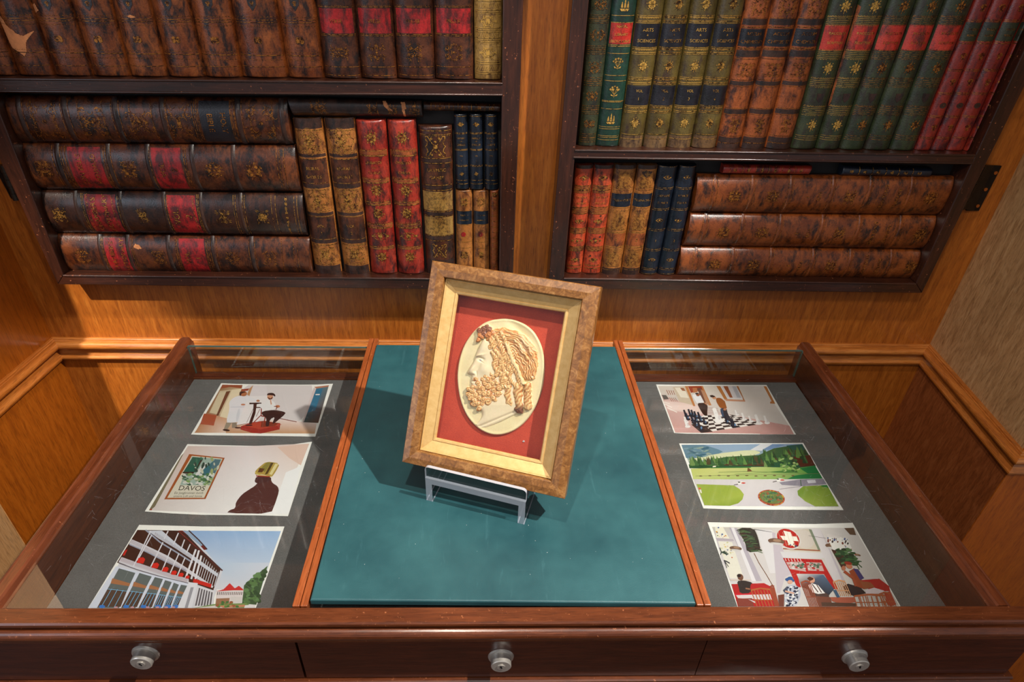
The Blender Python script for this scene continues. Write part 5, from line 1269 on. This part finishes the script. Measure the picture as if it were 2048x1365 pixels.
P.h((176,112,58),(905,86),(960,86),(1060,270),(1280,290),(1180,88),(1205,86),(1300,300),(1020,275)); P.a((206,200,204),(960,86),(1180,88),(1270,255),(1050,250)); P.a((150,84,50),(1000,88),(1060,88),(1130,245),(1090,245)); P.a((176,176,184),(1120,90),(1170,92),(1240,245),(1190,245)); P.a((196,140,110),(1015,262),(1300,280),(1300,300),(1040,290)); P.l((226,224,226),8,(965,88),(1055,250),(1262,258))
P.a((184,120,66),(1550,88),(1590,90),(1710,328),(1640,325),(1640,300),(1660,295))
P.a((196,180,176),(780,370),(910,380),(960,470),(790,480)); 
for y in (385,415,445): P.l((160,136,130),4,(780,y),(930,y+8))
# board
o=np.array([560,600.]); 
bq=[(700,725),(1560,600),(1130,480),(740,485)]
def bp(u,v): return tuple((1-u)*(1-v)*bq[0][i]+u*(1-v)*bq[1][i]+u*v*bq[2][i]+(1-u)*v*bq[3][i] for i in (0,1))
P.a((226,218,214),(560,600),(700,727),(1560,600),(1130,480),(740,480))
P.a((66,48,44),(560,610),(640,600),(760,640),(860,710),(700,727))
for i in range(8):
    for j in range(8):
        if (i+j)%2==0: P.a((56,44,42),bp(i/8,j/8),bp((i+1)/8,j/8),bp((i+1)/8,(j+1)/8),bp(i/8,(j+1)/8))
# men
P.a((222,222,228),(580,205),(640,190),(690,215),(740,310),(640,320),(590,240)); P.a((52,34,28),(640,320),(740,315),(790,340),(780,470),(790,492),(740,492),(690,420)); P.e((150,90,64),655,205,26,22); P.e((54,32,26),640,190,24,12); P.l((176,120,84),12,(735,310),(780,345))
P.a((150,86,42),(900,250),(960,245),(1020,290),(1045,380),(1000,395),(950,380),(905,300)); P.a((54,50,56),(960,390),(1045,385),(1060,460),(1110,540),(1060,560),(1000,520),(965,450)); P.a((60,78,104),(965,390),(990,395),(1010,500),(985,510)); P.e((196,140,106),875,245,30,22,.4); P.a((50,30,26),(815,215),(850,208),(890,225),(880,240),(830,240)); P.e((180,120,90),1022,405,22,16); P.l((150,86,42),22,(1010,290),(1040,390))
# pieces
def piece(x,y,h,c,c2): P.e(c,x,y,h*.42,h*.2); P.a(c,(x-h*.28,y),(x-h*.42,y-h*.5),(x-h*.55,y-h*.9),(x-h*.25,y-h*.95),(x-h*.08,y-h*.5),(x+h*.28,y)); P.e(c,x-h*.42,y-h*.98,h*.18,h*.13); P.e(c2,x+h*.02,y-h*.28,h*.12,h*.2)
for x,y in ((500,500),(560,490),(600,500),(520,540),(590,560),(640,520),(690,530),(640,570),(600,590),(700,570),(760,600),(1060,590),(640,640),(1130,625)): piece(x,y,82,(36,38,48),(84,116,150))
piece(700,685,100,(34,36,46),(90,130,170)); piece(1160,640,90,(34,36,46),(90,130,170))
for x,y,h in ((500,580,70),(515,640,90),(945,560,160),(1190,480,60),(1290,540,80),(1380,570,70),(1490,595,110),(1600,590,90),(900,470,60)): piece(x,y,h,(230,226,226),(206,200,204))
P.done()
# --- 5: garden and meadow
P=Print([(48,45),(500,46),(900,42),(1200,42),(1500,38),(1720,420),(1972,825),(1500,822),(1000,820),(600,815),(332,805),(190,430)],(1350,880,5.851),'colour print of a garden with round flower bed and mountain meadow, middle right')
P.a([(110,140,170),(150,170,200),(196,204,216),(130,156,190),(120,150,170),(150,170,150)],(75,60),(600,55),(1000,50),(1490,50),(1600,300),(180,310))
P.a((96,130,150),(75,62),(400,60),(560,140),(480,180),(300,210),(130,215)); P.a((140,164,190),(330,58),(1060,55),(900,120),(560,130)); P.a((208,210,216),(1000,52),(1160,52),(1010,130),(880,120)); P.a((110,140,178),(1140,52),(1300,55),(1100,120),(1020,120))
P.a((206,208,170),(150,235),(480,165),(900,115),(1020,150),(900,190),(500,215),(180,260)); blotch(P,rnd,[(60,100,120),(84,120,130),(140,160,150),(120,150,160)],[(100,90),(400,90),(430,180),(150,220)],40,9,30)
P.a([(70,104,60),(60,90,50),(60,96,64),(44,84,64),(40,80,50)],(160,290),(600,200),(980,180),(1160,100),(1490,52),(1650,310),(1400,350),(170,335))
P.a((84,54,40),(560,300),(600,260),(1000,250),(1050,310)); P.a((92,50,36),(1380,200),(1580,180),(1640,300),(1470,320)); P.a((40,90,80),(1300,70),(1490,52),(1530,120),(1380,120))
for i in range(150):
    x=rnd.uniform(190,1560); y0=310-(x-190)*.02 if x<1050 else 330-(x-1050)*.1; h=rnd.uniform(50,110); yy=y0-rnd.uniform(0,30 if x<1050 else 150); yy=max(yy,170 if x>1000 else 230)
    if x>1000: yy=max(yy,150)
    c=rnd.choice([(50,84,46),(70,108,60),(96,134,70),(44,70,44),(60,96,60),(110,140,80),(80,70,46)])
    P.a(c,(x-22,yy),(x+8,yy+6),(x+26,yy),(x-8-h*.15,yy-h))
P.a([(190,196,112),(200,200,130),(206,202,140),(120,170,80),(70,140,70),(84,150,70),(190,200,120)],(185,340),(600,325),(1000,320),(1450,330),(1640,305),(1730,462),(215,465))
P.a((66,120,60),(400,325),(900,318),(880,330),(420,335)); P.a((40,120,66),(1460,335),(1640,308),(1730,455),(1310,462),(1400,420),(1560,400)); P.a((70,120,60),(1060,380),(1340,355),(1460,385),(1300,390)); P.l((96,120,70),5,(510,382),(900,370),(1100,380)); P.l((96,130,70),4,(700,405),(1200,375),(1400,385))
P.a((110,78,50),(850,330),(870,335),(905,370),(845,376)); P.a((232,226,206),(445,308),(480,305),(478,320),(440,322))
for i in range(11): P.e((110,90,60),300+i*108,425-3*(i%3),20,7)
P.l((120,120,84),4,(240,425),(1500,400),(1700,395))
for i in range(46): x=rnd.uniform(1230,1440); y=rnd.uniform(190,375); P.e(rnd.choice([(110,150,80),(84,124,66),(150,180,110),(170,190,120),(70,104,56)]),x+(y-280)*.35,y,rnd.uniform(12,26),rnd.uniform(8,16),rnd.uniform(-.5,.5),8)
P.a([(206,200,204),(210,204,206),(206,200,206),(196,192,200),(214,206,212)],(215,462),(1100,468),(1740,455),(1920,785),(345,772)) 
P.a((140,136,150),(1220,500),(1470,465),(1735,458),(1775,520),(1500,545),(1250,530)); P.a((206,206,216),(1540,475),(1640,470),(1650,505),(1560,510)); P.l((50,90,60),8,(1468,470),(1478,545)); P.l((120,112,122),5,(1470,548),(1220,580))
P.a([(150,168,66),(164,178,76),(156,172,78),(140,160,60),(150,168,70)],(250,520),(690,535),(760,580),(806,640),(790,700),(740,745),(640,775),(345,768)) 
P.a([(130,158,60),(150,168,76),(120,150,60)],(1500,545),(1780,530),(1915,780),(1640,782),(1520,720),(1440,650),(1432,600)) 
P.a((60,130,60),(1700,535),(1780,530),(1800,565),(1720,550))
P.e((150,70,50),1128,680,158,92,.18,24); P.e((110,120,66),1128,672,140,76,.18,24); blotch(P,rnd,[(70,110,70),(120,140,80),(90,124,90),(150,90,60),(60,90,60)],[(1010,610),(1200,610),(1250,720),(1060,730)],18,10,70)
for i in range(50):
    t_=2*math.pi*i/50; P.e(rnd.choice([(176,84,60),(196,150,50),(150,60,50),(200,120,70)]),1128+150*math.cos(t_)*math.cos(.18)-84*math.sin(t_)*math.sin(.18),680+150*math.cos(t_)*math.sin(.18)+84*math.sin(t_)*math.cos(.18),11,7,0,6)
for x,y in ((770,505),(1225,470)): P.l((110,100,100),10,(x-80,y+25),(x,y+10)); P.a((230,226,222),(x-45,y-5),(x-10,y-20),(x+60,y-8),(x+20,y+15),(x-30,y+22)); P.e((196,60,50),x+30,y+2,26,8); P.e((50,60,50),x-20,y-8,16,6)
P.e((206,90,60),288,572,16,11); P.a((228,220,214),(285,585),(305,582),(315,625),(300,625))
P.done()
# --- 6: hall with seated people
P=Print([(75,52),(400,58),(800,66),(1150,70),(1524,58),(1760,470),(2003,892),(2060,1010),(400,1010),(372,892),(200,400)],(1400,1035,4.995),'colour print of people seated in a white hall with red door and palms, lowest right')
P.a([(190,186,176),(206,200,196),(210,206,206),(196,190,184),(206,202,206),(206,200,204),(190,184,190)],(120,98),(800,105),(1540,108),(1990,885),(390,893),(220,450),(150,180))
P.a((226,222,206),(150,100),(230,100),(295,215),(165,205)); P.a((176,166,176),(155,210),(330,220),(340,240),(170,235)); P.a((222,218,206),(180,240),(320,250),(440,620),(300,610))
blotch(P,rnd,[(70,90,150),(206,150,60),(170,60,50),(110,130,90),(230,226,214)],[(160,105),(240,105),(290,210),(170,205)],9,6,14); blotch(P,rnd,[(196,90,50),(84,100,150),(214,190,120),(196,196,150)],[(190,245),(310,255),(350,420),(230,380)],9,6,14)
P.a((176,168,180),(290,105),(370,110),(620,640),(540,640)); P.a((222,218,224),(310,105),(340,105),(560,640),(520,640)); P.a((214,210,214),(560,120),(720,130),(850,560),(700,560)); P.a((190,180,190),(720,150),(760,160),(930,560),(850,600),(800,760),(770,760))
P.a((196,186,170),(760,140),(1080,118),(1230,350),(900,335)); P.a((206,202,206),(800,345),(1220,360),(1240,410),(830,405)); P.e((200,190,182),1040,220,110,90,.5); P.a((120,130,110),(1085,120),(1130,125),(1210,330),(1180,330)); P.l((150,84,60),12,(830,315),(1200,335)); P.a((206,200,204),(1110,115),(1200,118),(1420,640),(1340,640)); P.a((184,176,186),(1200,120),(1260,240),(1450,640),(1420,640))
P.e((206,200,196),880,213,138,98,.55,26); P.e((176,36,30),882,213,122,86,.55,26); P.h((232,228,216),(832,135),(905,150),(947,287),(887,280)); P.h((232,228,216),(800,186),(962,194),(988,242),(828,228)); 
for k_ in range(5): P.l((206,170,150),3,(780+k_*45,140+k_*8),(820+k_*45,280+k_*6))
blotch(P,rnd,[(60,70,110),(96,60,50),(206,196,150),(120,30,30)],[(850,270),(980,270),(990,300),(900,300)],9,5,10); P.l((60,60,60),3,(720,150),(450,110)); P.l((60,60,60),3,(540,120),(720,150)); P.l((70,70,70),3,(1085,185),(1260,212))
# palm crown and stem
P.a((56,50,44),(385,105),(540,110),(580,200),(610,340),(470,355),(450,250),(400,170)); 
for i in range(70):
    f=i/70; x=420+150*f; y=112+235*f; P.l(rnd.choice([(60,80,56),(74,54,46),(84,104,70),(50,44,40)]),7,(x,y),(x+rnd.choice((-55,62)),y+rnd.uniform(-5,26)))
P.l((120,84,60),7,(540,360),(590,460),(660,570),(730,690))
for cx,cy,rx in ((356,312,62),(762,242,84),(1322,288,72),(1562,380,44)): P.e((112,84,68),cx,cy,rx,rx*.36,.12,18); P.e((160,128,104),cx+8,cy-8,rx*.5,rx*.16,.12); P.e((200,196,196),cx+4,cy+rx*.27,rx*.85,rx*.13,.1)
P.a((96,76,62),(1440,110),(1535,106),(1560,180),(1500,175)); P.a((214,208,206),(1260,165),(1470,210),(1480,225),(1270,200))
P.a((228,226,222),(1270,200),(1470,215),(1560,400),(1330,330)); blotch(P,rnd,[(60,54,56),(120,60,50),(70,90,140),(230,228,224)],[(1270,205),(1470,215),(1500,270),(1280,250)],9,12,22); blotch(P,rnd,[(70,90,140),(206,170,80),(170,60,50)],[(1400,220),(1470,225),(1560,380),(1480,340)],8,6,10)
P.a((70,44,38),(1310,320),(1420,350),(1500,450),(1420,520)); blotch(P,rnd,[(40,76,50),(60,100,60),(34,56,40),(84,120,80)],[(1340,320),(1500,320),(1590,480),(1420,460)],34,14,60)
for i in range(8): P.l((50,86,54),9,(1540,430),(1580+rnd.uniform(-60,60),480+rnd.uniform(-60,50)))
for i in range(9): P.l((54,70,58),8,(215,350),(215+rnd.uniform(-25,70),350+rnd.uniform(-50,30))); P.l((60,60,66),6,(240,430),(250+rnd.uniform(0,60),440+rnd.uniform(0,70)))
# red door
P.h((176,34,34),(830,408),(1215,425),(1380,720),(1330,720),(1240,570),(965,565),(1010,700),(970,700),(900,540)); P.a((190,160,156),(860,450),(1030,445),(1060,545),(900,520)); P.a((190,160,156),(1060,450),(1210,455),(1240,540),(1080,535)); blotch(P,rnd,[(70,100,80),(110,120,110),(170,60,60),(206,196,196)],[(870,452),(1200,458),(1230,535),(905,515)],16,10,50)
for i in range(12): P.l((214,190,186) if i<6 else (150,30,32),7,(850+i*30,412+i),(862+i*30,440+i))
P.a([(206,200,200),(84,104,130),(60,76,96),(40,40,50),(60,44,44)],(965,570),(1235,575),(1340,720),(1280,790),(1020,700))
P.a((176,34,38),(315,670),(640,660),(720,700),(790,893),(380,893)); P.a((200,30,50),(340,765),(520,765),(540,800),(370,800)); P.a((210,200,204),(360,780),(700,770),(720,830),(380,810)); P.a((206,190,180),(300,620),(510,625),(500,635),(305,635))
P.a((170,40,40),(1610,630),(1790,615),(1890,690),(1900,740),(1700,740)); P.a((206,196,196),(1640,600),(1770,605),(1780,618),(1650,615))
# people
P.a((48,42,42),(370,640),(430,630),(530,655),(500,680),(510,760),(400,765),(385,700)); P.e((110,72,56),405,600,28,34,-.4); P.e((40,30,30),390,585,20,18); P.l((150,100,76),14,(455,712),(500,720))
P.e((46,84,140),898,628,48,20,.2); P.e((46,84,140),900,612,28,18); P.e((206,160,140),900,648,26,20); P.a((176,180,196),(860,690),(940,670),(1000,710),(1010,780),(960,893),(850,893),(840,780)); blotch(P,rnd,[(40,46,70),(60,70,96),(206,206,214),(226,224,226),(34,40,60)],[(850,700),(980,690),(970,885),(855,885)],12,9,90); P.a((70,76,96),(830,730),(870,690),(880,750),(850,760)); P.l((206,160,140),16,(850,740),(940,762))
P.a((80,60,56),(1050,680),(1150,690),(1290,780),(1290,800),(1120,800)); P.a((232,228,228),(1080,680),(1120,662),(1180,680),(1250,760),(1180,768),(1120,750)); P.l((90,60,56),10,(1120,670),(1180,750)); P.l((90,60,56),9,(1165,675),(1215,755)); P.e((206,150,126),1115,628,34,30,.5); P.a((84,48,36),(1070,610),(1095,595),(1135,610),(1130,625),(1095,640))
P.a((44,36,40),(1430,690),(1480,665),(1600,700),(1660,760),(1540,790),(1450,750)); P.a((150,70,44),(1490,540),(1540,510),(1590,540),(1620,640),(1640,720),(1560,690)); P.a((60,56,110),(1530,515),(1580,520),(1640,610),(1600,630)); P.e((190,120,90),1490,490,36,24,.5); P.e((150,50,40),1480,460,40,16,.2); P.e((176,110,84),1435,510,22,24); P.l((160,76,50),26,(1440,540),(1530,610),(1560,690)); P.a((150,84,56),(1600,640),(1700,650),(1750,700),(1640,720)); P.a((214,200,206),(1650,730),(1740,705),(1840,735),(1820,760),(1660,775))
# chairs
def chair(x0,x1,y0,y1,lean,c=(176,96,56)):
    P.l(c,16,(x0,y0),((x0+x1)/2,y0-18),(x1,y0-6))
    n=6
    for i in range(n+1): x=x0+(x1-x0)*i/n; P.l(c,8,(x,y0),(x+lean,y1))
    P.l(c,8,(x0+lean*.6,y0+(y1-y0)*.6),(x1+lean*.6,y0+(y1-y0)*.6))
P.a((130,60,50),(370,815),(520,810),(540,893),(385,893)); P.a((206,196,200),(480,820),(560,845),(550,860))
chair(510,700,730,893,60); chair(700,740,700,893,50,(150,70,50)); chair(1010,1100,655,893,90,(150,74,50)); chair(1330,1450,650,790,60,(206,150,110)); chair(1540,1880,790,893,30,(176,96,60))
P.a((120,70,56),(1160,790),(1300,800),(1330,893),(1190,893)); P.a((170,90,70),(1300,800),(1540,800),(1560,850),(1420,870),(1320,840)); P.a((110,60,50),(780,780),(840,770),(840,893),(790,893)); P.a((84,60,50),(1210,850),(1560,860),(1560,893),(1220,893)); P.a((60,90,120),(1330,730),(1360,725),(1400,800),(1370,805))
P.a((170,50,50),(1840,760),(1900,740),(1960,870),(1900,893),(1870,860))
chair(1540,1800,790,893,30,(176,96,60)); chair(1790,1900,770,893,60,(170,90,56))
P.done()
# ------------------------------------------------------------------ light: ceiling spots, an added spot, daylight from a side window
def spot(name,loc,tgt,power,size,color=(1,.93,.84),angle=70,blend=.5):
    d=bpy.data.lights.new(name,'SPOT'); d.energy=power; d.shadow_soft_size=size; d.color=color; d.spot_size=math.radians(angle); d.spot_blend=blend
    o=bpy.data.objects.new(name,d); col.objects.link(o); o.location=loc; v=Vector(tgt)-Vector(loc); o.rotation_euler=v.to_track_quat('-Z','Y').to_euler(); return o
def area(name,loc,tgt,power,sx,sy,color):
    d=bpy.data.lights.new(name,'AREA'); d.energy=power; d.shape='RECTANGLE'; d.size=sx; d.size_y=sy; d.color=color
    o=bpy.data.objects.new(name,d); col.objects.link(o); o.location=loc; v=Vector(tgt)-Vector(loc); o.rotation_euler=v.to_track_quat('-Z','Y').to_euler(); return o
spot('ceiling_or_added_spot',(1.35,-1.00,3.10),(-.02,-.36,.92),420,.022,(1,.95,.88),27,.35)
spot('ceiling_or_added_spot',(-.10,-.76,2.45),(.0,-.2,.9),48,.022,(1,.92,.80),75,.7)
area('window_daylight',(-2.6,-2.6,2.0),(0,-.3,1.0),16,1.2,1.6,(.76,.84,1.0))
area('ceiling_light',(.2,-2.2,2.9),(0,-.3,.9),10,1.6,1.2,(1,.95,.9))
spot('ceiling_or_added_spot',(-1.15,-1.05,2.3),(-.97,-.262,1.20),260,.02,(1,.93,.82),22,.7)  # added spot, brightens the pale left face so it mirrors in the glass
spot('ceiling_or_added_spot',(-.75,-1.7,2.7),(.98,-.16,.95),75,.12,(1,.93,.84),32,1.0)
w=bpy.data.worlds.new('world'); sc.world=w; w.use_nodes=True; w.node_tree.nodes['Background'].inputs[0].default_value=(.88,.88,.94,1); w.node_tree.nodes['Background'].inputs[1].default_value=.27
sc.view_settings.view_transform='Standard'; sc.view_settings.look='None'; sc.view_settings.gamma=1; sc.view_settings.use_curve_mapping=False; sc.view_settings.exposure=.0
sc.cycles.max_bounces=10; sc.cycles.transparent_max_bounces=24; sc.cycles.caustics_reflective=False; sc.cycles.caustics_refractive=False
